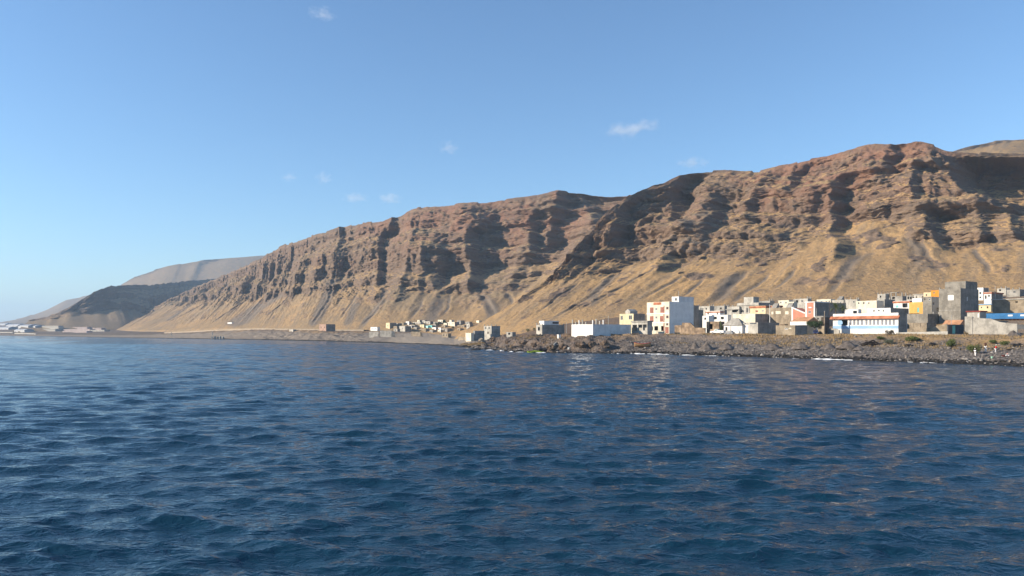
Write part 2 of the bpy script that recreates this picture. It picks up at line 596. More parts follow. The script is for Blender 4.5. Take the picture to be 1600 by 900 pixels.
PAIRS_A = [  # foot px, foot Y, foot z, crest px, crest py, crest Y   (left to right)
    (722, 556, 8.0, 732, 516, 572), (738, 527, 8.5, 800, 478, 570), (752, 504, 9.0, 850, 446, 585),
    (772, 485, 9.5, 890, 398, 610), (800, 468, 10, 938, 340, 640), (830, 456, 11, 990, 303, 665),
    (862, 446, 11.5, 1040, 286, 690), (885, 440, 12, 1068, 270, 700), (920, 433, 13, 1110, 268, 700), (990, 425, 15, 1185, 270, 690),
    (1070, 417, 18, 1245, 257, 672), (1155, 409, 20, 1300, 243, 655), (1245, 400, 22, 1352, 227, 632), (1330, 392, 24, 1400, 226, 618),
    (1400, 386, 25, 1443, 222, 608), (1465, 380, 26, 1482, 235, 604), (1535, 372, 27, 1530, 238, 598), (1650, 355, 28, 1640, 244, 582),
    (1850, 320, 28, 1850, 235, 535), (2400, 250, 28, 2500, 150, 440), (3600, 160, 30, 3800, 0, 310)]
EDGES_A = [([(1056, 285), (1050, 315), (1046, 345)], 17, 34), ([(966, 335), (960, 380)], 12, 22), ([(1034, 380), (1032, 420)], 11, 24),
           ([(1302, 285), (1300, 340), (1306, 400)], 19, 34), ([(1426, 262), (1424, 305)], 12, 26),
           ([(1476, 256), (1484, 275), (1505, 300), (1570, 325)], 40, 130), ([(1445, 335), (1470, 385)], 11, 32),
           ([(1526, 345), (1532, 378)], 10, 22), ([(1576, 330), (1584, 368)], 12, 24), ([(1110, 310), (1106, 350)], 9, 18),
           ([(1170, 318), (1166, 345)], 7, 20), ([(905, 380), (900, 420)], 9, 16), ([(1240, 270), (1234, 300)], 8, 22), ([(1390, 235), (1384, 270)], 8, 18)]
PAIRS_B = [
    (175, 1850, 10, 195, 504, 2050), (190, 1650, 10, 240, 480, 2050), (215, 1450, 10, 300, 450, 2000), (270, 1250, 9, 350, 430, 1850),
    (340, 1080, 12, 400, 408, 1640), (380, 980, 11, 440, 385, 1500), (440, 870, 10, 495, 366, 1320), (480, 810, 10, 540, 352, 1250),
    (540, 750, 10, 600, 345, 1170), (580, 720, 10, 640, 326, 1120), (640, 690, 10, 700, 320, 1090), (720, 665, 11, 800, 312, 1050),
    (780, 650, 14, 880, 299, 1020), (860, 640, 20, 990, 303, 980), (980, 640, 30, 1060, 300, 930)]
EDGES_B = [([(735, 362), (734, 405), (733, 448)], 34, 60), ([(596, 368), (592, 405), (590, 442)], 26, 48), ([(612, 338), (604, 372)], 16, 60),
           ([(530, 355), (526, 388)], 15, 46), ([(504, 400), (500, 432)], 12, 28), ([(874, 304), (862, 335), (846, 385)], 26, 46),
           ([(832, 345), (826, 392)], 17, 34), ([(905, 306), (912, 322), (930, 345)], 26, 80), ([(455, 392), (450, 420)], 10, 30),
           ([(690, 405), (684, 440)], 12, 26), ([(660, 395), (655, 440)], 10, 24), ([(318, 455), (316, 480)], 18, 50), ([(800, 420), (795, 445)], 10, 26)]
SCREE_B = [([(520, 440), (505, 475), (490, 505)], 16, 1.0), ([(428, 462), (402, 482), (368, 506)], 60, 1.3), ([(300, 470), (262, 500)], 30, .8), ([(560, 470), (540, 505)], 12, .8), ([(690, 470), (668, 503)], 12, .7), ([(605, 455), (570, 505)], 9, 0.9),
           ([(745, 455), (770, 490)], 9, 1.0)]
SCREE_A = [([(1085, 335), (1075, 385)], 14, 0.9), ([(960, 432), (935, 455), (925, 475)], 7, 0.8), ([(1150, 430), (1120, 468)], 7, 0.7),
           ([(1420, 370), (1450, 420)], 6, 0.6), ([(1345, 395), (1315, 440)], 6, 0.6)]
GUL_A = [([(962, 430), (935, 455), (900, 478), (872, 492)], 2.2, 3.6), ([(1165, 425), (1130, 455), (1110, 478)], 2.6, 4.2), ([(1200, 428), (1160, 460), (1140, 478)], 1.8, 2.6),
         ([(1430, 370), (1450, 398), (1475, 428)], 2.0, 3.0), ([(1335, 395), (1320, 430), (1285, 462)], 2.2, 2.6), ([(1075, 428), (1010, 465)], 2.0, 2.4), ([(1022, 420), (960, 455), (905, 485)], 2.0, 2.6),
         ([(1240, 420), (1205, 455)], 1.8, 2.2), ([(1520, 385), (1545, 430)], 1.8, 2.2), ([(900, 445), (840, 488)], 1.6, 2.0), ([(1110, 425), (1060, 468)], 1.6, 2.2)]
GUL_B = [([(520, 440), (512, 470), (500, 490), (488, 506)], 3.2, 4.5), ([(612, 455), (585, 490), (565, 508)], 3.2, 4.5), ([(742, 452), (770, 492)], 3.4, 5.0), ([(790, 455), (796, 480)], 2.6, 4.0),
         ([(660, 470), (640, 502)], 2.4, 3.0), ([(455, 455), (420, 492)], 3.0, 4.0), ([(560, 455), (530, 500)], 2.8, 3.4), ([(705, 460), (690, 495)], 2.2, 3.0), ([(400, 445), (330, 505)], 3.4, 4.5), ([(352, 445), (260, 505)], 4, 5)]
PAIRS_C = [
    (30, 1760, 14, 45, 500, 1950), (66, 1760, 14, 75, 494, 1930), (104, 1740, 14, 105, 483, 1930), (150, 1760, 14, 142, 459, 1980), (188, 1800, 14, 172, 446, 2040),
    (246, 1960, 14, 230, 445, 2250), (302, 2240, 14, 300, 439, 2600), (380, 2600, 14, 400, 430, 3000)]
PAIRS_D = [(150, 3300, 40, 180, 452, 4200), (165, 3300, 40, 192, 444, 4200), (190, 3300, 40, 215, 430, 4200), (225, 3300, 40, 262, 416, 4200),
           (270, 3300, 40, 318, 405, 4250), (330, 3300, 40, 378, 401, 4300), (380, 3300, 40, 425, 397, 4350), (470, 3300, 40, 520, 388, 4400)]
PAIRS_E = [(-60, 4200, 40, -10, 505, 5300), (0, 4200, 40, 35, 498, 5300), (40, 4200, 40, 72, 484, 5350), (75, 4200, 40, 103, 468, 5400),
           (120, 4200, 40, 152, 459, 5500), (190, 4200, 40, 230, 452, 5700)]
PAIRS_F = [(1380, 760, 150, 1450, 246, 1040), (1420, 760, 150, 1488, 236, 1040), (1445, 760, 150, 1512, 228, 1045), (1490, 760, 150, 1556, 220, 1055), (1540, 760, 150, 1606, 219, 1065),
           (1670, 760, 150, 1740, 216, 1075), (2050, 680, 140, 2200, 210, 1000), (2800, 520, 120, 3000, 210, 800)]

m_near = mat_rock_slope('near_slope')
m_mid = mat_rock_slope('mid_slope', grass=(0.35, 0.22, 0.105), grass2=(0.225, 0.165, 0.10))
m_far = mat_rock_slope('far_slope', grass=(0.19, 0.138, 0.09), grass2=(0.145, 0.11, 0.075), rock=(0.10, 0.078, 0.064), rock2=(0.14, 0.105, 0.082))
make_range('mountain', PAIRS_A, 1.05, 420, m_near,
           talus=[(730, 1.0), (800, 1.0), (850, 0.97), (890, 0.42), (940, 0.30), (1000, 0.26), (1100, 0.27), (1200, 0.29), (1300, 0.27), (1330, 0.40), (1400, 0.37), (1450, 0.22), (1600, 0.22)], TV=.17,
           amp=0.62, edges=EDGES_A, seed=1.0, band=9.0, bench=0.7, red=[(730, 0.2), (1000, 0.3), (1100, 0.5), (1250, 1.0), (1400, 1.0), (1480, 0.5), (1600, 0.3)], scree=SCREE_A, crest_noise=1.6, gullies=GUL_A, OUT=1.0, Qkeep='A')
make_range('mountain', PAIRS_B, 1.9, 320, m_mid,
           talus=[(195, 0.9), (300, 0.52), (400, 0.28), (500, 0.22), (600, 0.19), (700, 0.16), (800, 0.13), (900, 0.2)],
           amp=0.8, edges=EDGES_B, seed=2.0, band=14.0, bench=0.45, red=[(300, 0.15), (500, 0.3), (620, 0.7), (800, 1.0), (880, 1.0), (950, 0.5)], scree=SCREE_B, crest_noise=1.8, gullies=GUL_B, OUT=.8, TV=.16, Qkeep='B', RIL=.7)
make_range('headland_hill', PAIRS_C, 6, 120, m_far, talus=[(60, 0.8), (130, 0.4), (400, 0.25)], TV=.12, BED=16, BEDA=9, amp=0.7, seed=3.0, band=30.0, bench=0.6, crest_noise=2.0, detail=1.0, Qkeep='C')
make_range('far_hill', PAIRS_D, 8, 130, m_far, talus=[(0, 0.97)], TV=.12, RIL=.10, SCL=6, OUT=.6, BED=40, BEDA=12, amp=1.2, seed=4.0, band=60.0, bench=0.9, crest_noise=4.0, plateau=2000, detail=1.5)
make_range('far_hill', PAIRS_E, 14, 90, m_far, talus=[(0, 0.95)], TV=.12, RIL=.10, SCL=6, BED=40, BEDA=12, amp=1.2, seed=5.0, band=60.0, bench=0.8, crest_noise=5.0, plateau=2000, detail=1.5)
make_range('back_hill', PAIRS_F, 3, 110, m_near, talus=[(0, 0.97)], TV=.1, SCL=2.5, OUT=.5, RIL=.6, amp=0.6, seed=6.0, band=30.0, bench=0.7, crest_noise=1.2, plateau=600)
# ------------------------------------------------------------------ shore, beach and coastal terrace
SHORE = [  # shore X, Y, back X, Y, terrace height, beach width, slope beyond, roughness, inland kind
    # kind: 0 village dirt, 1 far plain
    (165, -180, 620, -160, 5.0, 30, .06, .25, 0), (140, -60, 560, -20, 5.0, 30, .06, .25, 0), (124, 50, 470, 130, 5.0, 32, .07, .25, 0),
    (112, 110, 390, 270, 5.2, 29, .10, .25, 0), (102, 153, 330, 400, 5.3, 30, .14, .25, 0), (88.5, 177, 270, 440, 5.5, 30, .15, .25, 0),
    (68, 205, 190, 470, 5.7, 29, .14, .25, 0), (54, 222, 150, 480, 5.8, 28, .12, .25, 0), (40, 240, 110, 500, 5.7, 27, .11, .35, 0),
    (27, 243, 70, 520, 5.4, 27, .08, .8, 0), (16, 247, 40, 545, 5.2, 30, .06, 1.0, 0), (6, 253, 10, 580, 4.6, 36, .05, 1.0, 0),
    (-2, 268, -10, 610, 4.4, 40, .045, .9, 0), (-14, 315, -35, 680, 5.4, 70, .035, .4, 0), (-22, 345, -48, 720, 6.2, 110, .03, .15, 0), (-32, 382, -58, 770, 6.0, 150, .025, .12, 0),
    (-52, 425, -80, 800, 6.6, 130, .025, .12, 0), (-78, 467, -115, 830, 6.6, 75, .03, .2, 0), (-110, 514, -150, 860, 6.6, 40, .03, .45, 0),
    (-140, 560, -185, 900, 6.8, 30, .025, .5, 0), (-178, 604, -240, 970, 8.0, 40, .02, .5, 0), (-215, 646, -300, 1070, 9.0, 50, .015, .5, 0),
    (-258, 686, -380, 1220, 8.6, 50, .015, .45, 0), (-304, 730, -500, 1400, 6.5, 40, .02, .25, 1), (-390, 820, -700, 1680, 4.0, 40, .022, .1, 1),
    (-497, 933, -930, 2050, 2.6, 40, .035, .05, 1), (-666, 1110, -1350, 2500, 2.4, 45, .042, .05, 1), (-860, 1290, -2035, 3300, 2.4, 50, .045, .05, 1),
    (-1300, 1650, -3300, 5000, 3.0, 60, .045, .05, 1), (-2200, 2500, -5200, 6500, 3.0, 80, .045, .05, 1)]


def make_ground():
    A = np.array(SHORE, float)
    L = np.concatenate([[0], np.cumsum(np.linalg.norm(np.diff(A[:, :2], axis=0), axis=1))])
    Yc = A[:, 1]
    uu = [0.0]
    while uu[-1] < L[-1]:
        Y = np.interp(uu[-1], L, Yc)
        uu.append(uu[-1] + (0.65 if 110 < Y < 330 else 1.3 if 110 < Y < 640 else 3.0 if Y < 1300 and Y > 80 else 9.0))
    u = np.array(uu)
    B = np.stack([np.interp(u, L, A[:, i]) for i in range(9)], 1)
    n = len(u)
    # smooth the plan curve in arc length
    for it in range(3):
        C = B.copy()
        C[1:-1] = 0.25 * B[:-2] + 0.5 * B[1:-1] + 0.25 * B[2:]
        B = C
    ker = 12.0
    for i in range(9):
        du = u[1:] - u[:-1]
        f = B[:, i]
        g = np.array([np.average(f[max(0, k - 25):k + 26], weights=np.exp(-((u[max(0, k - 25):k + 26] - u[k]) / ker) ** 2)) for k in range(n)])
        B[1:-1, i] = g[1:-1]
    sh, bk = B[:, :2], B[:, 2:4]
    ln = np.linalg.norm(bk - sh, axis=1)
    dirn = (bk - sh) / ln[:, None]
    tan = np.gradient(sh, axis=0)
    tan /= np.linalg.norm(tan, axis=1)[:, None]
    cosf = np.abs(dirn[:, 0] * tan[:, 1] - dirn[:, 1] * tan[:, 0])
    rows = np.concatenate([np.array([-60, -30, -15, -8, -5, -3, -2, -1.2, -.6]), np.arange(0, 55, 0.65), 55 + np.cumsum(0.8 * 1.06 ** np.arange(40))])
    tail = np.linspace(0, 1, 24)[1:]
    D = np.concatenate([np.broadcast_to(rows, (n, len(rows))), rows[-1] + (np.maximum(ln * 1.03, rows[-1] + 30) - rows[-1])[:, None] * tail[None, :] ** 1.3], 1)
    m = D.shape[1]
    P = np.zeros((n, m, 3))
    P[..., :2] = sh[:, None, :] + dirn[:, None, :] * (D / cosf[:, None] ** 0.0)[..., None]
    d = D * cosf[:, None]
    ht, wb, g, ro = (B[:, i][:, None] for i in (4, 5, 6, 7))
    X, Y = P[..., 0], P[..., 1]
    jag = 1.6 * fbm(X / 14, Y / 14, 2.2, 4) * np.clip(ro * 3, 0.3, 2.5)
    dd = d + jag
    t = np.clip(dd / wb, 0, 1)
    rough = sstep(0.3, 0.9, ro)
    prof = (1 - rough) * (0.75 * t + 0.25 * t ** 2.2) + rough * (0.30 * t ** 2 + 0.70 * sstep(0.22, 0.62, t + 0.10 * fbm(X / 9, Y / 9, 7.0, 3)))
    prof = np.where(wb > 60, t ** 0.8, prof)
    z = np.where(dd < 0, np.maximum(dd * 0.13, -6), ht * prof + np.where(ht < 6.05, np.clip(dd - wb, 0, 65) * 0.012 + np.clip(dd - wb - 65, 0, None) * g * 1.1, np.clip(dd - wb, 0, 500) * g + np.clip(dd - wb - 500, 0, None) * np.minimum(g, .02)))
    inl = sstep(-1, 8, dd)
    fadeb = 1 - 0.8 * sstep(20, 70, dd - wb * 0.6)
    blocky = fbm(X / 5.0, Y / 5.0, 3.0, 4, 0.55) * 2.4
    blocky = np.floor(blocky) + sstep(0.6, 0.95, blocky - np.floor(blocky))
    z += inl * fadeb * (ro * (0.55 * blocky + 0.9 * fbm(X / 6, Y / 6, 1.0, 4)) + 0.18 * fbm(X / 7, Y / 7, 5.0, 3) + 0.35 * fbm(X / 22, Y / 22, 6.0, 2))
    z += sstep(-2, 1, dd) * (1 - sstep(5, 11, dd)) * (0.22 + 0.5 * fbm(X / 1.7, Y / 1.7, 9.0, 3, 0.6)) * np.clip(0.3 + ro, 0, 1)   # boulders at the water line
    z += 0.09 * inl * fbm(X / 1.4, Y / 1.4, 8.0, 2) * (1 - sstep(60, 120, dd))
    z += sstep(200, 500, dd) * 4 * fbm(X / 160, Y / 160, 4.0, 3)
    P[..., 2] = z
    zone_far = np.broadcast_to(B[:, 8][:, None], (n, m))
    # where the terrace is stony beach, dry grass or trodden dirt
    beach = 1 - sstep(0.72, 1.0, dd / wb + 0.22 * fbm(X / 12, Y / 12, 12.0, 3))
    wet = 1 - sstep(2.0, 4.5, dd + 1.5 * fbm(X / 5, Y / 5, 14.0, 3))
    smoothsand = np.maximum(sstep(55, 95, wb + 0 * X), 0.55 * sstep(430, 520, Y + 0 * X))
    o = grid_obj('beach_ground', P, mat_ground(), attrs={'beach': beach, 'wet': wet, 'rough': np.broadcast_to(rough, (n, m)), 'plain': zone_far,
                                                       'sand': smoothsand})
    tag(o, kind='structure')
    return o, P


def mat_ground():
    m, nt, b = new_mat('shore_ground')
    t = NT(nt)
    pos = t.n('ShaderNodeNewGeometry').outputs['Position']
    A = lambda k: t.n('ShaderNodeAttribute', attribute_name=k).outputs['Fac']
    n1 = t.noise(pos, 0.06, 4, 0.6)
    n2 = t.noise(pos, 0.5, 4, 0.7)
    n3 = t.noise(pos, 2.2, 3, 0.7)
    vo = t.n('ShaderNodeTexVoronoi')
    t.link(pos, vo.inputs['Vector'])
    vo.inputs['Scale'].default_value = 1.7
    cell = t.n('ShaderNodeSeparateColor')
    t.link(vo.outputs['Color'], cell.inputs[0])
    gravel = t.mix(cell.outputs[0], (0.085, 0.074, 0.065), (0.165, 0.142, 0.122))
    gravel = t.mix(t.ramp(cell.outputs[1], 0.86, 0.96, 0, 0.85), gravel, (0.27, 0.245, 0.22))
    gravel = t.mix(t.ramp(n2, 0.45, 0.7, 0, 0.6), gravel, (0.085, 0.072, 0.064))
    sand = t.mix(n2, (0.30, 0.245, 0.185), (0.37, 0.305, 0.23))
    gravel = t.mix(A('sand'), gravel, sand)
    dirt = t.mix(n2, (0.25, 0.185, 0.13), (0.16, 0.125, 0.095))
    grass = t.mix(n3, (0.36, 0.235, 0.11), (0.24, 0.165, 0.09))
    land = t.mix(t.ramp(n1, 0.42, 0.58), dirt, grass)
    plain = t.mix(t.ramp(n1, 0.4, 0.6), (0.17, 0.125, 0.09), (0.115, 0.095, 0.075))
    land = t.mix(A('plain'), land, plain)
    rock = t.mix(t.ramp(n2, 0.40, 0.62), (0.065, 0.050, 0.042), (0.185, 0.125, 0.085))
    land = t.mix(t.math('MULTIPLY', A('rough'), t.ramp(n2, 0.32, 0.52)), land, rock)
    gravel = t.mix(t.math('MULTIPLY', A('rough'), 0.55), gravel, rock)
    c = t.mix(A('beach'), land, gravel)
    wetc = t.mix(t.ramp(n3, 0.6, 0.72), (0.022, 0.020, 0.019), (0.055, 0.07, 0.028))
    c = t.mix(t.math('MULTIPLY', A('wet'), 0.93), c, wetc)
    t.link(c, b.inputs['Base Color'])
    h = t.math('ADD', t.math('MULTIPLY', n3, 0.5), vo.outputs['Distance'])
    t.link(t.bump(h, 0.8, 0.3), b.inputs['Normal'])
    return m


ground, GP = make_ground()


def bvh_of(P):
    n, m = P.shape[:2]
    idx = np.arange(n * m).reshape(n, m)
    q = np.stack([idx[:-1, :-1], idx[1:, :-1], idx[1:, 1:], idx[:-1, 1:]], -1).reshape(-1, 4)
    return BVHTree.FromPolygons(P.reshape(-1, 3).tolist(), q.tolist())


GB = bvh_of(GP)
LANDS = [(bvh_of(v), k) for k, v in RANGE_P.items()]


def gz(x, y, land=True):
    best = -3.0
    h = GB.ray_cast(Vector((x, y, 900)), Vector((0, 0, -1)))
    if h[0] is not None:
        best = h[0].z
    if land:
        for bv, k in LANDS:
            h = bv.ray_cast(Vector((x, y, 900)), Vector((0, 0, -1)))
            if h[0] is not None and h[0].z > best:
                best = h[0].z
    return best


def hit(px, py):
    """the point of the ground that a sight line meets"""
    dv = Vector(((px - CX) / F, 1.0, (HY - py) / F)).normalized()
    o = Vector((0, 0, CAMZ))
    best = None
    for bv in [GB] + [b for b, k in LANDS]:
        h = bv.ray_cast(o, dv)
        if h[0] is not None and (best is None or h[3] < best[1]):
            best = (h[0], h[3])
    if best:
        return best[0]
    p = at(px, py, 1500.0)
    p.z = max(gz(p.x, p.y), 0.0)
    return p
# ------------------------------------------------------------------ building kit
class MB:
    """collects shapes, then links them as one mesh object"""
    def __init__(s):
        s.v, s.f = [], []

    def add(s, vs, fs):
        k = len(s.v)
        s.v += [tuple(p) for p in vs]
        s.f += [tuple(i + k for i in f) for f in fs]
        return s

    def box(s, x0, x1, y0, y1, z0, z1):
        v = [(x, y, z) for z in (z0, z1) for y in (y0, y1) for x in (x0, x1)]
        return s.add(v, [(0, 2, 3, 1), (4, 5, 7, 6), (0, 1, 5, 4), (2, 6, 7, 3), (0, 4, 6, 2), (1, 3, 7, 5)])

    def prism(s, poly, y0, y1, axis='y'):
        """polygon in the x-z plane swept along y (or in y-z swept along x, or x-y swept along z)"""
        n = len(poly)
        if axis == 'y':
            v = [(a, y0, b) for a, b in poly] + [(a, y1, b) for a, b in poly]
        elif axis == 'x':
            v = [(y0, a, b) for a, b in poly] + [(y1, a, b) for a, b in poly]
        else:
            v = [(a, b, y0) for a, b in poly] + [(a, b, y1) for a, b in poly]
        f = [tuple(range(n)), tuple(range(2 * n - 1, n - 1, -1))]
        f += [(i, (i + 1) % n, n + (i + 1) % n, n + i) for i in range(n)]
        return s.add(v, f)

    def tube(s, pts, rad, seg=8, cap=True):
        pts = [Vector(p) for p in pts]
        rad = rad if isinstance(rad, (list, tuple)) else [rad] * len(pts)
        k = len(s.v)
        for i, p in enumerate(pts):
            a = pts[max(0, i - 1)]
            b = pts[min(len(pts) - 1, i + 1)]
            d = (b - a).normalized()
            u = d.orthogonal().normalized() if abs(d.z) > 0.9 else d.cross(Vector((0, 0, 1))).normalized()
            w_ = d.cross(u)
            for j in range(seg):
                t = 2 * math.pi * j / seg
                s.v.append(tuple(p + rad[i] * (math.cos(t) * u + math.sin(t) * w_)))
        for i in range(len(pts) - 1):
            for j in range(seg):
                j2 = (j + 1) % seg
                s.f.append((k + i * seg + j, k + i * seg + j2, k + (i + 1) * seg + j2, k + (i + 1) * seg + j))
        if cap:
            s.f.append(tuple(k + j for j in range(seg))[::-1])
            s.f.append(tuple(k + (len(pts) - 1) * seg + j for j in range(seg)))
        return s

    def build(s, name, mat, parent=None, loc=None, rz=0.0, smooth=False):
        o = mesh_obj(name, s.v, s.f, mat, parent, smooth, loc, rz)
        bm = bmesh.new()
        bm.from_mesh(o.data)
        bmesh.ops.recalc_face_normals(bm, faces=bm.faces)
        bm.to_mesh(o.data)
        bm.free()
        return o


_mats = {}


def plaster(name, col, var=0.16, bump=0.03, blocks=False, rough=0.9, dirt=0.35):
    if name in _mats:
        return _mats[name]
    m, nt, b = new_mat(name)
    t = NT(nt)
    tc = t.n('ShaderNodeTexCoord').outputs['Object']
    b.inputs['Roughness'].default_value = rough
    n1 = t.noise(tc, 0.45, 4, 0.65)
    n2 = t.noise(t.mapping(tc, (2.2, 2.2, 0.35)), 1.0, 4, 0.7)
    n3 = t.noise(tc, 7.0, 2, 0.6)
    dk = tuple(c * (1 - var * 1.6) for c in col)
    lt = tuple(min(0.86, c * (1 + var)) for c in col)
    c = t.mix(t.ramp(n1, 0.35, 0.65), dk, lt)
    c = t.mix(t.ramp(n2, 0.55, 0.8, 0, dirt), c, tuple(x * 0.55 for x in (col[0], col[1] * 0.94, col[2] * 0.86)))
    h = n3
    if blocks:
        br = t.n('ShaderNodeTexBrick')
        br.inputs['Scale'].default_value = 1.0
        br.inputs['Brick Width'].default_value = 0.42
        br.inputs['Row Height'].default_value = 0.22
        br.inputs['Mortar Size'].default_value = 0.018
        br.inputs['Color1'].default_value = (1, 1, 1, 1)
        br.inputs['Color2'].default_value = (0.80, 0.80, 0.80, 1)
        br.inputs['Mortar'].default_value = (0.66, 0.65, 0.63, 1)
        sx = t.n('ShaderNodeSeparateXYZ')
        t.link(tc, sx.inputs[0])
        cx = t.n('ShaderNodeCombineXYZ')
        t.val(cx.inputs[0], t.math('ADD', sx.outputs[0], sx.outputs[1]))
        t.val(cx.inputs[1], sx.outputs[2])
        t.link(cx.outputs[0], br.inputs['Vector'])
        c = t.mix(0.9, c, br.outputs['Color'], 'MULTIPLY')
        bands = t.noise(t.mapping(tc, (0.04, 0.04, 1.1)), 1.0, 2, 0.6)
        c = t.mix(t.ramp(bands, 0.5, 0.62, 0, 0.3), c, tuple(x * 0.72 for x in col))
    t.link(c, b.inputs['Base Color'])
    t.link(t.bump(h, 0.5, bump), b.inputs['Normal'])
    _mats[name] = m
    return m


def glassy(name, col=(0.02, 0.025, 0.03)):
    if name in _mats:
        return _mats[name]
    m, nt, b = new_mat(name)
    b.inputs['Base Color'].default_value = col + (1,)
    b.inputs['Roughness'].default_value = 0.12
    b.inputs['Specular IOR Level'].default_value = 0.5
    _mats[name] = m
    return m


WHITE = plaster('white_paint', (0.70, 0.69, 0.66), 0.08, dirt=0.3)
CREAM = plaster('cream_paint', (0.60, 0.51, 0.33), 0.08, dirt=0.2)
CREAM2 = plaster('pale_cream_paint', (0.63, 0.58, 0.46), 0.1, dirt=0.25)
YELLOW = plaster('yellow_paint', (0.60, 0.35, 0.10), 0.08)
ORANGE = plaster('orange_paint', (0.62, 0.25, 0.035), 0.08)
PINK = plaster('salmon_paint', (0.52, 0.22, 0.15), 0.08)
PALEBLUE = plaster('pale_blue_paint', (0.27, 0.43, 0.63), 0.06)
GREYBLUE = plaster('blue_grey_plaster', (0.82, 0.79, 0.73), 0.05, dirt=0.15)  # off-white; lighter, warmer tint in the colour offsets blue shade on the flats' side
BLOCK = plaster('grey_concrete_block', (0.26, 0.24, 0.205), 0.18, blocks=True)
BLOCKTAN = plaster('tan_concrete_block', (0.31, 0.255, 0.185), 0.18, blocks=True)
BLOCKDK = plaster('dark_concrete_block', (0.30, 0.275, 0.24), 0.16, blocks=True)  # block tone for shaded sides, with their shade worked into the colour
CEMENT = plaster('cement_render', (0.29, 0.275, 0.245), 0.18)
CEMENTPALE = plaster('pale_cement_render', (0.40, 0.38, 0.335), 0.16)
STONE = plaster('brown_stone_wall', (0.28, 0.205, 0.14), 0.3, bump=0.12, dirt=0.5)
TERRACOTTA = plaster('terracotta_tile', (0.40, 0.155, 0.085), 0.2, bump=0.06)
TERRAPALE = plaster('faded_terracotta_tile', (0.46, 0.24, 0.13), 0.16, bump=0.06)
DARKRED = plaster('dark_red_paint', (0.22, 0.05, 0.04), 0.15)
REDWOOD = plaster('red_brown_wood', (0.31, 0.14, 0.105), 0.14)
DARKGREY = plaster('dark_grey_paint', (0.09, 0.095, 0.10), 0.15)
TEAL = plaster('teal_paint', (0.16, 0.48, 0.46), 0.1)
TURQ = plaster('turquoise_paint', (0.36, 0.62, 0.60), 0.1)
BLUE = plaster('bright_blue_paint', (0.04, 0.15, 0.33), 0.1)
LIGHTFRAME = plaster('white_window_frame', (0.70, 0.70, 0.68), 0.05)
CEMFRAME = plaster('cement_window_frame', (0.40, 0.38, 0.34), 0.1)
DARKWOOD = plaster('dark_wood', (0.09, 0.07, 0.055), 0.2)
GLASS = glassy('window_glass', (0.035, 0.04, 0.05))
GLASSPALE = glassy('pale_window_glass', (0.20, 0.21, 0.24))
GLASSGREEN = glassy('greenish_glass', (0.20, 0.30, 0.20))
METAL = plaster('grey_metal', (0.36, 0.37, 0.38), 0.08, rough=0.5)
INSIDE = plaster('unlit_room_wall', (0.22, 0.20, 0.18), 0.1)


def cuts(lo, hi, vals):
    a = sorted({round(lo, 4), round(hi, 4)} | {round(min(max(v, lo), hi), 4) for v in vals})
    return a


def wall_cells(a0, a1, z0, z1, holes):
    """split a wall rectangle into cells that leave the holes open"""
    xs = cuts(a0, a1, [h[0] for h in holes] + [h[1] for h in holes])
    out = []
    for i in range(len(xs) - 1):
        c = 0.5 * (xs[i] + xs[i + 1])
        hs = sorted([(h[2], h[3]) for h in holes if h[0] - 1e-6 < c < h[1] + 1e-6])
        z = z0
        for lo, hi in hs:
            lo, hi = max(lo, z0), min(hi, z1)
            if lo > z + 1e-4:
                out.append((xs[i], xs[i + 1], z, lo))
            z = max(z, hi)
        if z < z1 - 1e-4:
            out.append((xs[i], xs[i + 1], z, z1))
    return out


FRAMES = dict(win=(LIGHTFRAME, GLASS), cwin=(CEMFRAME, GLASS), red=(REDWOOD, REDWOOD), rwin=(REDWOOD, GLASS), door=(DARKWOOD, DARKWOOD), rdoor=(REDWOOD, REDWOOD),
              wdoor=(WHITE, WHITE), tdoor=(TEAL, TEAL), gdoor=(DARKGREY, DARKGREY), bricked=(CREAM2, CREAM2), wpanel=(WHITE, WHITE), pale=(LIGHTFRAME, GLASSPALE), shut=(WHITE, WHITE))


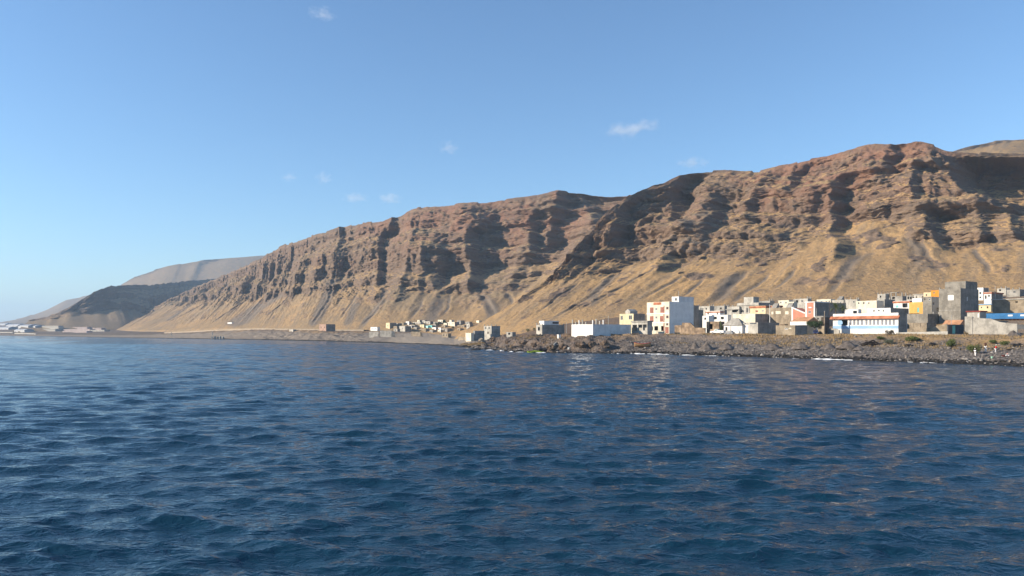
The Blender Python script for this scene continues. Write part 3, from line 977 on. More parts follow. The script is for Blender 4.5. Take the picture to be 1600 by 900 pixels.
def house(label, px0, pxm, px1, Y, ytop, wall, cat='house', name='house', phi=37.0, parapet=0.45, front=(), side=(), group=None, roof=None,
          cornice=None, side_wall=None, zbase=None, ybase=None, depth=None, width=None, roofless=False, thick=0.25, slab=None):
    """a flat-roofed building: px0..pxm is the width of the front, pxm..px1 that of the shaded side, Y the depth of the near corner"""
    if not front and cat == 'house' and 'windowless' not in label:
        hr = random.Random(label)
        n_ = max(1, int((pxm - px0) / 7))
        front = [(hr.choice(['cwin', 'cwin', 'open', 'win', 'door']), px0 + (pxm - px0) * (k + .3) / n_, px0 + (pxm - px0) * (k + .3) / n_ + hr.uniform(1.8, 2.8), ytop + 2.6 + hr.uniform(0, .5), ytop + 5.4 + hr.uniform(0, .8))
                 for k in range(n_) if hr.random() < .8]
    ph = R(phi)
    c, s_ = math.cos(ph), math.sin(ph)
    X = (pxm - CX) / F * Y
    k0, k1 = (px0 - CX) / F, (px1 - CX) / F
    w_ = width if width else (X - k0 * Y) / (s_ + k0 * c)
    dp = depth if depth else max((k1 * Y - X) / (c - k1 * s_), 2.0)
    ztop = CAMZ + (HY - ytop) / F * Y
    corners = [(X, Y), (X - s_ * w_, Y + c * w_), (X + c * dp, Y + s_ * dp), (X + c * dp - s_ * w_, Y + s_ * dp + c * w_)]
    zs = [gz(*q) for q in corners]
    zb = zbase if zbase is not None else (CAMZ + (HY - ybase) / F * Y if ybase else zs[0])
    zb = min(zb, ztop - 2.2)
    lo = min(min(zs), zb) - 0.4 - zb
    H = ztop - zb
    root = empty(name, (X, Y, zb), ph)
    tag(root, label, cat, group)

    def fy(px):       # a photo column on the front -> distance along the front
        k = (px - CX) / F
        return (X - k * Y) / (s_ + k * c)

    def sx(px):
        k = (px - CX) / F
        return (k * Y - X) / (c - k * s_)

    fh, sh = [], []
    for ft in front:
        a, b = sorted((fy(ft[1]), fy(ft[2])))
        a, b = max(a, 0.3), min(b, w_ - 0.3)
        Yd = Y + c * 0.5 * (a + b)
        z0, z1 = CAMZ + (HY - ft[4]) / F * Yd - zb, CAMZ + (HY - ft[3]) / F * Yd - zb
        if b - a < 0.25 or z1 - z0 < 0.25:
            continue
        fh.append((a, b, max(z0, 0.05), min(z1, H - 0.15), ft[0]))
    for ft in side:
        a, b = sorted((sx(ft[1]), sx(ft[2])))
        a, b = max(a, 0.3), min(b, dp - 0.3)
        Yd = Y + s_ * 0.5 * (a + b)
        z0, z1 = CAMZ + (HY - ft[4]) / F * Yd - zb, CAMZ + (HY - ft[3]) / F * Yd - zb
        if b - a < 0.25 or z1 - z0 < 0.25:
            continue
        sh.append((a, b, max(z0, 0.05), min(z1, H - 0.15), ft[0]))
    T = thick
    mb = MB()
    for a, b, z0, z1 in wall_cells(0, w_, lo, H, fh):
        mb.box(0, T, a, b, z0, z1)
    mb.box(dp - T, dp, 0, w_, lo, H)
    sm = mb if side_wall is None else MB()  # separate side material, often with the side's shade put into its colour
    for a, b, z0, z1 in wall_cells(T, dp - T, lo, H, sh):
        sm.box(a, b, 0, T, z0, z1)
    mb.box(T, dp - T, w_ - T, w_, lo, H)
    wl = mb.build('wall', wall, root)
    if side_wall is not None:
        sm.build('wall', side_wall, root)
    if not roofless:
        zr = H - max(parapet, 0.02)
        MB().box(T, dp - T, T, w_ - T, zr - 0.2, zr).build('roof', roof or CEMENT, root)
    for kind_holes, is_front in ((fh, True), (sh, False)):
        for a, b, z0, z1, kd in kind_holes:
            if kd == 'open':
                continue
            fm, pm = FRAMES[kd]
            nm = 'door' if kd.endswith('door') else 'shutter' if kd in ('red', 'shut') else 'panel' if kd in ('bricked', 'wpanel') else 'window'
            t = min(0.09, 0.2 * (b - a))
            if kd in ('red', 'rdoor', 'door', 'wdoor', 'tdoor', 'gdoor', 'bricked', 'wpanel', 'shut'):
                q = MB()
                dpth = (0.08, 0.16) if kd != 'wpanel' else (-0.03, 0.1)
                if is_front:
                    q.box(dpth[0], dpth[1], a, b, z0, z1)
                    if kd in ('red', 'rdoor', 'door', 'gdoor'):
                        q.box(0.05, 0.078, a + 0.44 * (b - a), a + 0.56 * (b - a), z0, z1)
                else:
                    q.box(a, b, dpth[0], dpth[1], z0, z1)
                q.build(nm, fm, root)
            else:
                q, p = MB(), MB()
                A = [(a, b, z0, z0 + t), (a, b, z1 - t, z1), (a, a + t, z0 + t, z1 - t), (b - t, b, z0 + t, z1 - t)]
                if b - a > 0.9:
                    m_ = 0.5 * (a + b)
                    A.append((m_ - 0.04, m_ + 0.04, z0 + t, z1 - t))
                for u0, u1, v0, v1 in A:
                    q.box(0.06, 0.16, u0, u1, v0, v1) if is_front else q.box(u0, u1, 0.06, 0.16, v0, v1)
                fo = q.build('window', fm, root)
                p.box(0.11, 0.13, a + t, b - t, z0 + t, z1 - t) if is_front else p.box(a + t, b - t, 0.11, 0.13, z0 + t, z1 - t)
                p.build('pane', pm, fo)
    if cornice:                       # (material, top offset, height, overhang)
        cm, off, hh, ov = cornice
        q = MB()
        q.box(-ov, -0.003, -ov, w_ + ov, H - off - hh, H - off)
        q.box(-0.003, dp + ov, -ov, -0.003, H - off - hh, H - off)
        q.box(-0.003, dp + ov, w_ + 0.003, w_ + ov, H - off - hh, H - off)
        q.build('cornice', cm, root)
    if slab:                          # projecting flat roof slab (material, thickness, overhang)
        cm, hh, ov = slab
        MB().box(-ov, dp + ov, -ov, w_ + ov, H + 0.004, H + hh).build('roof_slab', cm, root)
    root['_dims'] = [w_, dp, H, lo]
    return root


def dims(root):
    return list(root['_dims'])
# ------------------------------------------------------------------ the near village, building by building
WINB = 'win'
# the three-storey white and cream block of flats
a = house('white and cream three-storey block of flats with red-brown shutters, tallest pale building of the village', 1010.7, 1045.8, 1084.2, 285, 471.2, CREAM2,
          cat='apartment block', name='apartment_block', side_wall=GREYBLUE, ybase=521.3, parapet=0.9,
          front=[('red', 1015.4, 1021.2, 480.3, 489.2), ('win', 1024, 1026.8, 481, 484.9), ('red', 1031.8, 1037, 479.8, 488.8), ('rwin', 1041, 1044.6, 479.4, 483.6),
                 ('red', 1015.4, 1021.2, 494, 502.8), ('win', 1024, 1026.8, 494.2, 498.1), ('red', 1031.2, 1036.4, 493.6, 502.6), ('rwin', 1041, 1044.6, 493, 497.3),
                 ('rwin', 1041, 1044, 505.2, 508.4), ('rdoor', 1039.2, 1044.9, 511, 520.8),
                 ('open', 1014.2, 1020.2, 510, 516.4), ('open', 1022.4, 1028.2, 509.6, 516.4), ('open', 1033, 1038, 509.4, 517.2)])
W_, D_, H_, _lo = dims(a)
q = MB().box(-0.05, -0.003, 3.9, W_ - 3.4, H_ - 1.05, H_ - 0.12)
q.build('terracotta_band', TERRACOTTA, a)
MB().box(-0.10, -0.003, W_ * 0.215, W_ * 0.245, 0.2, H_ - 1.4).build('drain_pipe', REDWOOD, a)
tw = MB()
tw.box(D_ * 0.38, D_ - 0.01, 0.01, 3.4, H_ - 0.5, H_ + 2.05)
tw.build('stair_tower', WHITE, a)
MB().box(D_ * 0.38 - 0.04, D_ * 0.38 - 0.003, 1.0, 1.8, H_ + 0.5, H_ + 1.5).build('window', GLASS, a)
MB().tube([(D_ * 0.5, 1.5, H_ + 2.05), (D_ * 0.5, 1.5, H_ + 4.2)], 0.06).build('antenna', METAL, a)
MB().tube([(D_ * 0.22, 0.8, H_ - 0.9), (D_ * 0.22, 0.8, H_ + 1.5)], 0.06).build('antenna', METAL, a)
fl = MB()
for zz in (0.33, 0.62):
    fl.box(-0.12, -0.003, -0.05, W_ + 0.05, H_ * zz, H_ * zz + 0.28)
fl.build('floor_band', WHITE, a)
fw = MB()
fw.box(-3.4, -3.2, -0.5, W_ + 3, -0.6, 0.75)
for k in range(5):
    fw.box(-3.46, -3.14, -0.5 + k * (W_ + 3.2) / 4, -0.2 + k * (W_ + 3.2) / 4, -0.6, 1.0)
g = fw.build('garden_wall', CREAM2, None, tuple(a.location), a.rotation_euler.z)
tag(g, 'low cream garden wall in front of the three-storey flats', 'wall')

house('dark unplastered grey block behind the three-storey flats', 1076, 1083, 1092, 312, 477, BLOCKDK, parapet=0.3)
house('lower dark grey block house just right of the three-storey flats', 1082, 1089, 1099, 318, 484, BLOCKDK, parapet=0.3)
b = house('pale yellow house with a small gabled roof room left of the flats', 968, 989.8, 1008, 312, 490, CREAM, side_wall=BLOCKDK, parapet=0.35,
          front=[('win', 969.5, 973, 493.3, 500), ('win', 982.5, 987.5, 492.5, 499.5)])
W_, D_, H_, _lo = dims(b)
gb = MB()
gb.prism([(W_ * 0.28, H_ + 0.02), (W_ * 0.62, H_ + 0.02), (W_ * 0.62, H_ + 1.1), (W_ * 0.45, H_ + 1.9), (W_ * 0.28, H_ + 1.1)], 0.3, 4.6, 'x')
gb.build('roof_room', CEMENTPALE, b)
c_ = house('grey-roofed veranda building with white pillars beside the flats', 987, 1011.6, 1019, 276, 503.2, CEMENTPALE, cat='veranda', name='veranda_building', parapet=0.02,
           front=[('open', 988.4, 995.2, 507.5, 517), ('open', 997.2, 1003.4, 507.2, 516.6), ('open', 1004.6, 1010.4, 507, 516.4)], slab=(CEMENT, 0.5, 0.25))
h = house('long white-walled windowless yard building by the rocky shore', 893, 926.4, 986, 268, 506.7, WHITE, cat='building', name='walled_building', parapet=1.2,
          front=[('shut', 897, 902, 514.5, 520.5), ('shut', 904.5, 907.5, 515.5, 521)])
# unfinished columns behind the long white building
W_, D_, H_, _lo = dims(h)
u = house('unfinished grey building with bare columns behind the long white building', 893, 938, 949, 312, 508.3, CEMENT, cat='building', name='unfinished_building', parapet=0.05)
W_, D_, H_, _lo = dims(u)
rs = random.Random(5)
for k in range(9):
    hh = rs.uniform(1.4, 2.7)
    y = 0.3 + k * (W_ - 0.9) / 8
    x = rs.choice([0.05, 0.05, D_ * 0.5])
    MB().box(x, x + 0.42, y, y + 0.42, H_ + 0.003, H_ + hh).build('column', CEMENTPALE if k % 3 else WHITE, u)
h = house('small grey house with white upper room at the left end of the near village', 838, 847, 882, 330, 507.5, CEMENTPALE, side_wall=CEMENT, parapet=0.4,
          front=[('open', 840.5, 843.5, 511, 516.5)])
W_, D_, H_, _lo = dims(h)
MB().box(1.4, 9.8, 0.4, W_ - 0.2, H_ - 0.39, H_ + 1.75).build('upper_room', WHITE, h)
MB().box(6.2, 9.7, 0.395, 0.37, H_ + 0.5, H_ + 1.3).build('window', GLASS, h)
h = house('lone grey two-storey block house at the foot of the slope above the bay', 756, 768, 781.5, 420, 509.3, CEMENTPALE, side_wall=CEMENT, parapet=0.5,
          front=[('cwin', 757.5, 760, 511.2, 514), ('cwin', 763, 765.5, 511.2, 514), ('door', 761.4, 763.6, 518.3, 521.8)])
house('tiny grey stone hut left of the rocky point', 791, 800.5, 806, 350, 518.8, CEMENT, cat='hut', name='hut', parapet=0.1, front=[('open', 794, 797, 520, 523)])
house('low dark ruined wall house beside the lone grey block house', 739, 742, 757, 415, 516.8, CEMENT, cat='ruin', name='ruined_house', roofless=True, parapet=0)
house('low white hut below the lone grey block house', 727.5, 736, 740, 412, 520.2, CREAM2, cat='hut', name='hut', parapet=0.15)

# between the flats and the pink house
house('white house with a grey hipped roof behind the white pickup', 1131, 1159.5, 1167, 268, 508, WHITE, parapet=0.02,
      front=[('open', 1133.5, 1136.5, 511, 519), ('shut', 1142, 1149, 510, 516), ('shut', 1152, 1157.5, 510, 516)])
r0 = bpy.data.objects[[o.name for o in bpy.data.objects if o.get('label', '').startswith('white house with a grey hipped')][0]]
W_, D_, H_, _lo = dims(r0)
rf = MB()
o_ = 0.45
rf.add([(-o_, -o_, H_ + .004), (D_ + o_, -o_, H_ + .004), (D_ + o_, W_ + o_, H_ + .004), (-o_, W_ + o_, H_ + .004), (D_ * .5, W_ * .32, H_ + 2.5), (D_ * .5, W_ * .62, H_ + 2.5)],
       [(3, 2, 1, 0), (0, 1, 4), (1, 2, 5, 4), (2, 3, 5), (3, 0, 4, 5)])
rf.build('hipped_roof', CEMENT, r0)
house('tan block building with a white door panel and long shaded side behind the grey hut', 1161, 1184.2, 1217.5, 264, 503.8, CEMENTPALE, side_wall=BLOCKDK, parapet=0.5,
      front=[('wdoor', 1161.8, 1169, 507.5, 520.5), ('open', 1163, 1166, 504.9, 506.2), ('open', 1172, 1182, 504.6, 506)])
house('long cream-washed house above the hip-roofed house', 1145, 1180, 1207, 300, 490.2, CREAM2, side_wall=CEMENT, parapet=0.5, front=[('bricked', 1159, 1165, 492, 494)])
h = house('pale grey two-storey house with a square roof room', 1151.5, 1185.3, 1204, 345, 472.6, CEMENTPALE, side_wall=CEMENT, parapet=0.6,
          front=[('cwin', 1157, 1162.5, 484.8, 488.5), ('cwin', 1166, 1169, 481, 488.5), ('door', 1171, 1173.5, 479, 488.8)], cornice=(CEMENT, 1.0, 0.25, 0.3))
W_, D_, H_, _lo = dims(h)
MB().box(1.0, 5.2, W_ * .30, W_ * .74, H_ - 0.55, H_ + 2.7).build('roof_room', CEMENTPALE, h)
house('yellow house with an orange cornice below the pale grey two-storey house', 1172, 1196.3, 1203, 325, 477.6, CREAM, parapet=0.6,
      front=[('red', 1180.5, 1184.5, 485, 487.8), ('win', 1190, 1193.5, 484.6, 487)], cornice=(TERRACOTTA, 0.1, 0.75, 0.3))
house('small house with an orange cornice under the concrete stair canopies', 1203, 1217, 1222, 330, 477.2, CREAM2, parapet=0.5, cornice=(TERRACOTTA, 0.1, 0.7, 0.3))
h = house('tan block house with walled-up windows left of the salmon house', 1197, 1240, 1241.5, 296, 480.3, BLOCKTAN, parapet=0.7,
          front=[('bricked', 1211.5, 1220, 486, 490.5), ('bricked', 1226.5, 1232, 485.8, 491), ('bricked', 1205, 1208.5, 486.8, 491)])
W_, D_, H_, _lo = dims(h)
for yy in (W_ * 0.18, W_ * 0.72):
    q = MB()
    q.prism([(1.0, H_ - 0.65), (3.8, H_ - 0.65), (3.8, H_ + 1.9), (3.4, H_ + 1.9)], yy, yy + 2.2, 'y')
    q.build('stair_canopy', CEMENT, h)
house('narrow white house between the tan block house and the salmon house', 1232, 1240.5, 1246, 312, 471.3, CREAM2, parapet=0.4)
house('dull red-edged white bungalow behind the pickup, far back', 1103, 1125, 1131, 345, 485.6, WHITE, parapet=0.4, cornice=(TERRACOTTA, 0.25, 0.5, 0.25))
house('pale bare cement house at the back behind the flats', 1091, 1109, 1116, 360, 478.2, CEMENTPALE, parapet=0.4)
house('grey house with a balcony slab at the back, left of the pale two-storey house', 1136, 1155, 1163, 352, 478.6, CEMENTPALE, parapet=0.3,
      front=[('open', 1144, 1153.5, 484.2, 488)], cornice=(CEMENT, 1.2, 0.3, 0.5))
house('small white house above the dark shrubs right of the flats', 1097.5, 1107.5, 1112, 305, 493.4, WHITE, parapet=0.3)
house('low white house with a shaded porch above the dark shrubs', 1112, 1137, 1142, 308, 491.8, WHITE, parapet=0.3, front=[('open', 1115, 1120, 495, 499), ('open', 1126, 1131, 495, 499)])
house('grey cement house at the very back above the red-edged bungalow', 1112, 1132, 1140, 372, 477.5, CEMENT, parapet=0.3)
house('stone house of brown rubble masonry behind the ruined stone wall', 1104, 1123.5, 1132, 284, 502.4, STONE, parapet=0.2, front=[('open', 1108, 1113.5, 506, 514.5)])

# salmon house and what stands before it
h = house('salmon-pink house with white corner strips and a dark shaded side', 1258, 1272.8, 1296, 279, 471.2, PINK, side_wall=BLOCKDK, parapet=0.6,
          front=[('wpanel', 1263.5, 1267.6, 479.5, 481.3), ('win', 1263, 1267, 485.5, 489.5)], cornice=(WHITE, -0.05, 0.35, 0.15))
W_, D_, H_, _lo = dims(h)
MB().box(-0.03, -0.003, -0.15, 0.35, 0, H_ - 0.4).build('corner_strip', WHITE, h)
MB().box(-0.03, -0.003, W_ - 0.75, W_ - 0.15, 0, H_ - 0.4).build('corner_strip', WHITE, h)
q = MB()
q.prism([(W_ + .01, -1), (W_ + 5.6, -1), (W_ + 5.6, H_ - 2.1), (W_ + 5.1, H_ - 2.0), (W_ + .01, H_ - 4.4)], 0.0, 6.0, 'x')
q.build('lower_wing', PINK, h)
q = MB()
q.prism([(W_ + .01, H_ - 4.4), (W_ + 5.6, H_ - 2.1), (W_ + 5.6, H_ - 1.65), (W_ + .01, H_ - 3.9)], -0.08, 0.5, 'x')
q.build('sloped_coping', WHITE, h)
MB().box(-0.03, -0.003, W_ + 5.0, W_ + 5.58, -1, H_ - 2.2).build('corner_strip', WHITE, h)
p = house('single-storey annexe with a terracotta tile roof behind the grey block hut', 1238, 1261.2, 1266, 266, 503.5, CREAM2, cat='annexe', name='annexe', parapet=0.02, depth=6.5)
W_, D_, H_, _lo = dims(p)
MB().prism([(-0.6, H_ + .02), (-0.6, H_ + .2), (3.6, H_ + 1.9), (7.0, H_ + .2), (7.0, H_ + .02)], -0.4, W_ + 0.4, 'y').build('tile_roof', TERRAPALE, p)
MB().box(-0.72, -0.603, -0.4, W_ + 0.4, H_ - 1.0, H_ + .25).build('fascia', WHITE, p)
h = house('low grey block hut with a small vent window, nearest hut to the beach', 1212.2, 1242.3, 1261.3, 236, 508.3, BLOCKTAN, cat='hut', name='hut', side_wall=BLOCKDK, ybase=526.5, parapet=0.25,
          front=[('win', 1226, 1231, 512.4, 514.6), ('bricked', 1232, 1236.5, 511.8, 514)])
house('brown gabled shed between the tan block building and the grey hut', 1216, 1226, 1228, 272, 506.5, STONE, cat='shed', name='shed', parapet=0.02)
house('grey yard wall house under the umbrella-shaped tree', 1273, 1286.5, 1292, 275, 493.6, CEMENT, parapet=0.1)
house('white gatehouse beside the blue car', 1260.5, 1266.8, 1271, 268, 510.8, WHITE, cat='gatehouse', name='gatehouse', parapet=0.1)
house('dark brown wooden shed left of the long blue and white building', 1283, 1288, 1296, 262, 495.5, DARKWOOD, cat='shed', name='shed', parapet=0.1)
house('dark-sided grey house behind the palm tree', 1290, 1296, 1322, 310, 472.8, BLOCKDK, parapet=0.3)

# the long blue and white building
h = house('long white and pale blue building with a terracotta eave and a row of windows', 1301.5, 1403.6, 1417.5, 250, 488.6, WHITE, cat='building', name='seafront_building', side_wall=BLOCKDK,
          ybase=525.5, parapet=0.9, front=[('pale', 1327 + k * 5.95 + (1.2 if k > 3 else 0) + (1.0 if k > 7 else 0), 1330.9 + k * 5.95 + (1.2 if k > 3 else 0) + (1.0 if k > 7 else 0), 499.3, 508.2) for k in range(12)]
          + [('open', 1315, 1324.5, 500, 508.4)])
W_, D_, H_, _lo = dims(h)
zz = lambda y: (CAMZ + (HY - y) / F * 258) - h.location.z
MB().box(-0.05, -0.003, 0.0, W_, zz(513.6), zz(508.9)).build('blue_band', PALEBLUE, h)
MB().prism([(-0.9, zz(498.3)), (-0.9, zz(497.8)), (-0.004, zz(493.6)), (-0.004, zz(498.3))], -0.5, W_ + 0.8, 'y').build('eave', TERRACOTTA, h)
disc = MB()
disc.prism([(W_ * 0.885 + 1.0 * math.cos(t * .3927), zz(504) + 0.95 * math.sin(t * .3927)) for t in range(16)], -0.05, -0.003, 'x')
disc.build('round_mural', PALEBLUE, h)
MB().box(-0.35, -0.06, W_ * 0.0, W_ * 0.6, -1.4, 0.0).build('plinth', CEMENTPALE, h)

# ruin with window gaps, walls and the tall tower house
house('roofless tan block ruin with empty window gaps right of the long blue and white building', 1401.5, 1448, 1456, 262, 504.3, BLOCKTAN, cat='ruin', name='ruined_house', roofless=True, parapet=0,
      side_wall=None, ybase=520, depth=7, front=[('open', 1405, 1411.5, 504.5, 511), ('open', 1416.5, 1421, 504.6, 513.8), ('open', 1427.5, 1433.5, 504.2, 510.5), ('open', 1438, 1444.5, 504, 510.2)])
house('broad windowless grey block house behind the roofless ruin', 1405, 1449.5, 1468, 282, 490.2, BLOCK, parapet=0.3)
h = house('grey block stair house with a bluish plastered side left of the tall tower house', 1442, 1456, 1471, 292, 463.4, BLOCK, side_wall=GREYBLUE, parapet=0.3,
          side=[('win', 1457.5, 1460, 472.5, 476.5), ('win', 1463.5, 1467.5, 480.5, 487)])
T_ = house('tall unplastered grey block tower house with a white window, highest in the village', 1467, 1501, 1529, 280, 450.2, BLOCK, cat='tower house', name='tower_house', side_wall=BLOCKDK,
           parapet=0.5, front=[('wpanel', 1481.2, 1490.3, 461.2, 469.2)], side=[('wpanel', 1510.8, 1511.8, 464, 470)])
W_, D_, H_, _lo = dims(T_)
MB().box(4.2, D_ - 1.0, 0.02, 7.3, H_ - 0.5, H_ + 2.75).build('roof_room', BLOCK, T_)
q = MB()
for yy in (0.05, W_ * 0.5, W_ - 0.45):
    q.box(0.02, 0.4, yy, yy + 0.4, H_ + 0.003, H_ + 0.5)
q.build('column_stub', BLOCK, T_)
MB().box(-0.04, -0.003, 0, W_, H_ * 0.36, H_ * 0.36 + 0.25).build('floor_band', CEMENT, T_)
p = house('small shed with a terracotta roof at the foot of the tall tower house', 1474, 1499, 1504, 262, 508.5, STONE, cat='shed', name='shed', parapet=0.02, depth=5)
W_, D_, H_, _lo = dims(p)
MB().prism([(-0.5, H_ + .02), (-0.5, H_ + .15), (2.5, H_ + 1.9), (5.4, H_ + .15), (5.4, H_ + .02)], -0.3, W_ + 0.3, 'y').build('tile_roof', TERRAPALE, p)
h = house('dark grey garage box with teal double doors above the dry grass', 1479.5, 1481.5, 1505.5, 250, 507, DARKGREY, cat='garage', name='garage', parapet=0.1, ybase=522,
          side=[('tdoor', 1488, 1493, 508.5, 521.4), ('gdoor', 1495.5, 1503, 510, 521.4)])
house('white room with a flat dark red roof right of the tall tower house', 1511, 1531, 1541, 268, 487.4, CEMENTPALE, parapet=0.02, slab=(DARKRED, 0.45, 0.3), front=[('shut', 1527, 1531, 489.5, 496)])

# row up the slope behind the long building
house('white house with a red roof edge and a teal door left of the yellow house', 1396, 1421, 1428, 318, 469.8, WHITE, parapet=0.4, cornice=(TERRACOTTA, 0.15, 0.7, 0.25), front=[('tdoor', 1400, 1404, 477, 480.6), ('open', 1410, 1418, 474, 480.5)])
h = house('yellow-orange house with a white terrace wall behind the roofless ruin', 1420.5, 1442, 1448, 300, 471.8, YELLOW, parapet=0.1, front=[('tdoor', 1433, 1436, 480.5, 488)])
W_, D_, H_, _lo = dims(h)
MB().box(0.1, 4.0, W_ * 0.1, W_ * 0.78, H_ + 0.004, H_ + 1.5).build('terrace_wall', WHITE, h)
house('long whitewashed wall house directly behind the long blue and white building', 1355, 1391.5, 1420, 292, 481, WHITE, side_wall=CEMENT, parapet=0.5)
house('white blind-walled house above the palm and shrubs', 1338, 1369.8, 1381, 322, 469.4, CREAM2, parapet=0.5)
house('low white house beside the shrub behind the long building', 1320, 1341, 1346, 288, 483, WHITE, parapet=0.3, front=[('open', 1333, 1339, 485.5, 490)])
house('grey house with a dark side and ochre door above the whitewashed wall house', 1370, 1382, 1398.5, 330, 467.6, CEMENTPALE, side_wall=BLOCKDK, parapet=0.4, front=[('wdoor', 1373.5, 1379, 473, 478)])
house('grey flat house of cement above the palm tree', 1320, 1339.5, 1344, 345, 467.6, CEMENTPALE, parapet=0.4)
h = house('grey house with a slanting stair canopy above the dark-sided house', 1300, 1318, 1325, 350, 468.4, CEMENTPALE, parapet=0.3)
W_, D_, H_, _lo = dims(h)
MB().prism([(0.8, H_ - 0.25), (4.0, H_ - 0.25), (4.0, H_ + 1.8), (3.5, H_ + 1.8)], W_ * 0.35, W_ * 0.7, 'y').build('stair_canopy', CEMENT, h)
house('pale grey cement house high at the back, above the white blind-walled house', 1371, 1383.5, 1390, 362, 459.2, CEMENTPALE, parapet=0.4)
h = house('unfinished grey frame house with column stubs high at the back', 1391, 1410, 1417, 358, 462.5, CEMENT, parapet=0.2, front=[('open', 1394, 1398.5, 463.8, 467.5)])
W_, D_, H_, _lo = dims(h)
for k, (x, y) in enumerate([(0.1, 0.1), (0.1, W_ - 0.5), (D_ - .6, 0.1), (0.1, W_ * .5), (D_ * .5, W_ * .7)]):
    MB().box(x, x + 0.4, y, y + 0.4, H_ + 0.003, H_ + 1.7).build('column', CEMENT, h)
MB().box(0.0, D_ * 0.5, W_ * 0.45, W_ + 0.02, H_ + 1.704, H_ + 1.9).build('floor_slab', CEMENTPALE, h)
house('unfinished grey house with three empty openings at the back', 1416.5, 1429, 1435, 352, 461.5, CEMENT, parapet=0.2, front=[('open', 1418, 1420.5, 463.5, 467.5), ('open', 1422, 1424.5, 463.5, 467.5), ('open', 1426, 1428, 463.5, 467.5)])
house('low flat-roofed grey house between the unfinished house and the orange house', 1428, 1447, 1451, 345, 459.8, CEMENTPALE, parapet=0.2, slab=(CEMENTPALE, 0.25, 0.4))
house('bright orange house peeping out behind the tall tower house', 1454.5, 1467, 1474, 335, 453.4, ORANGE, parapet=0.3)
house('pale yellow house left of the bright orange house', 1443, 1455, 1459, 342, 456.6, CREAM, parapet=0.3)
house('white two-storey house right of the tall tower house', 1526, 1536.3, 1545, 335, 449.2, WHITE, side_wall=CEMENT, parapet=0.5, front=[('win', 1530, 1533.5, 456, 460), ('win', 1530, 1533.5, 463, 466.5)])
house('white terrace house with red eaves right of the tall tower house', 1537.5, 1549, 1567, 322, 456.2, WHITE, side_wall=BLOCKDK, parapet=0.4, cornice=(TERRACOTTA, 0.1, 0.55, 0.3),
      front=[('open', 1539, 1541.5, 461.5, 467), ('win', 1543.5, 1547, 460.5, 464)])
house('cream house with a bluish flat roof below the white terrace house', 1529.5, 1548.5, 1553, 300, 476, CREAM, parapet=0.3, slab=(PALEBLUE, 0.3, 0.4))
house('small grey house at the upper right edge of the village', 1558, 1572, 1578, 345, 450.3, CEMENTPALE, parapet=0.3, front=[('open', 1561, 1564, 452, 455)])
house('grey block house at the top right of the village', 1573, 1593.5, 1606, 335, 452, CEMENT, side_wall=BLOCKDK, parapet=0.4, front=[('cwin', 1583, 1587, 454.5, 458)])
house('long tan-grey block building with one small black window at the right edge', 1551, 1640, 1650, 275, 466.5, BLOCKTAN, cat='building', name='block_building', parapet=0.05, depth=9, slab=(CEMENTPALE, 0.35, 0.4),
      front=[('open', 1586.5, 1590.5, 470.8, 473)])
h = house('cream building with a bright blue fascia and white signs at the right edge', 1541.5, 1650, 1660, 262, 496.2, CREAM, cat='building', name='shop_building', parapet=0.1, depth=9,
          front=[('red', 1563 + k * 6.2, 1568.6 + k * 6.2, 497.2, 503.4) for k in range(9)])
W_, D_, H_, _lo = dims(h)
MB().box(-1.1, -0.01, -0.5, W_ + 0.4, H_ - 0.25, H_ + 1.75).build('fascia', BLUE, h)
for py0, py1 in ((1577, 1584.2), (1596.5, 1604)):
    k0, k1 = [((h.location.x - (p - CX) / F * h.location.y) / (math.sin(R(37)) + (p - CX) / F * math.cos(R(37)))) for p in (py1, py0)]
    MB().box(-1.16, -1.103, k0, k1, H_ + 0.65, H_ + 1.2).build('sign', WHITE, h)
house('dark grey lean-to at the right edge behind the rough grey wall', 1588.5, 1606, 1612, 250, 507, DARKGREY, cat='lean-to', name='lean_to', parapet=0.1, depth=5, ybase=515)


house('flat grey cement house at the back behind the salmon-pink house', 1240, 1262, 1268, 350, 466.3, CEMENTPALE, parapet=0.3, front=[('open', 1244, 1247, 469, 473), ('cwin', 1252, 1255, 469, 472)])
house('pale cream bungalow at the back between the stair canopies and the salmon-pink house', 1216, 1233, 1239, 362, 468.8, CREAM2, parapet=0.3)
house('grey house at the back right of the pale two-storey house', 1184, 1203, 1210, 366, 469.8, CEMENT, parapet=0.3, front=[('open', 1188, 1191, 473, 476.5)])
house('whitewashed back house seen over the roof of the salmon house', 1276, 1298, 1305, 356, 467.2, CREAM2, parapet=0.3, front=[('win', 1282, 1285, 470, 473.5)])

# bare column stubs that wait for another storey
rs = random.Random(17)
for r_ in [o for o in bpy.data.objects if o.parent is None and o.get('category') == 'house' and any(k in o['label'] for k in ('block house', 'cement house', 'grey house', 'flat house', 'grey flat'))]:
    w0, d0, h0, l0 = dims(r_)
    if w0 > 60:
        continue
    for (x, y) in ((.02, .02), (.02, w0 - .37), (d0 - .37, .02), (.02, w0 * .5), (d0 * .5, .02)):
        if rs.random() < .6:
            MB().box(x, x + .35, y, y + .35, h0 + .003, h0 + rs.uniform(.35, .95)).build('column_stub', CEMENT, r_)


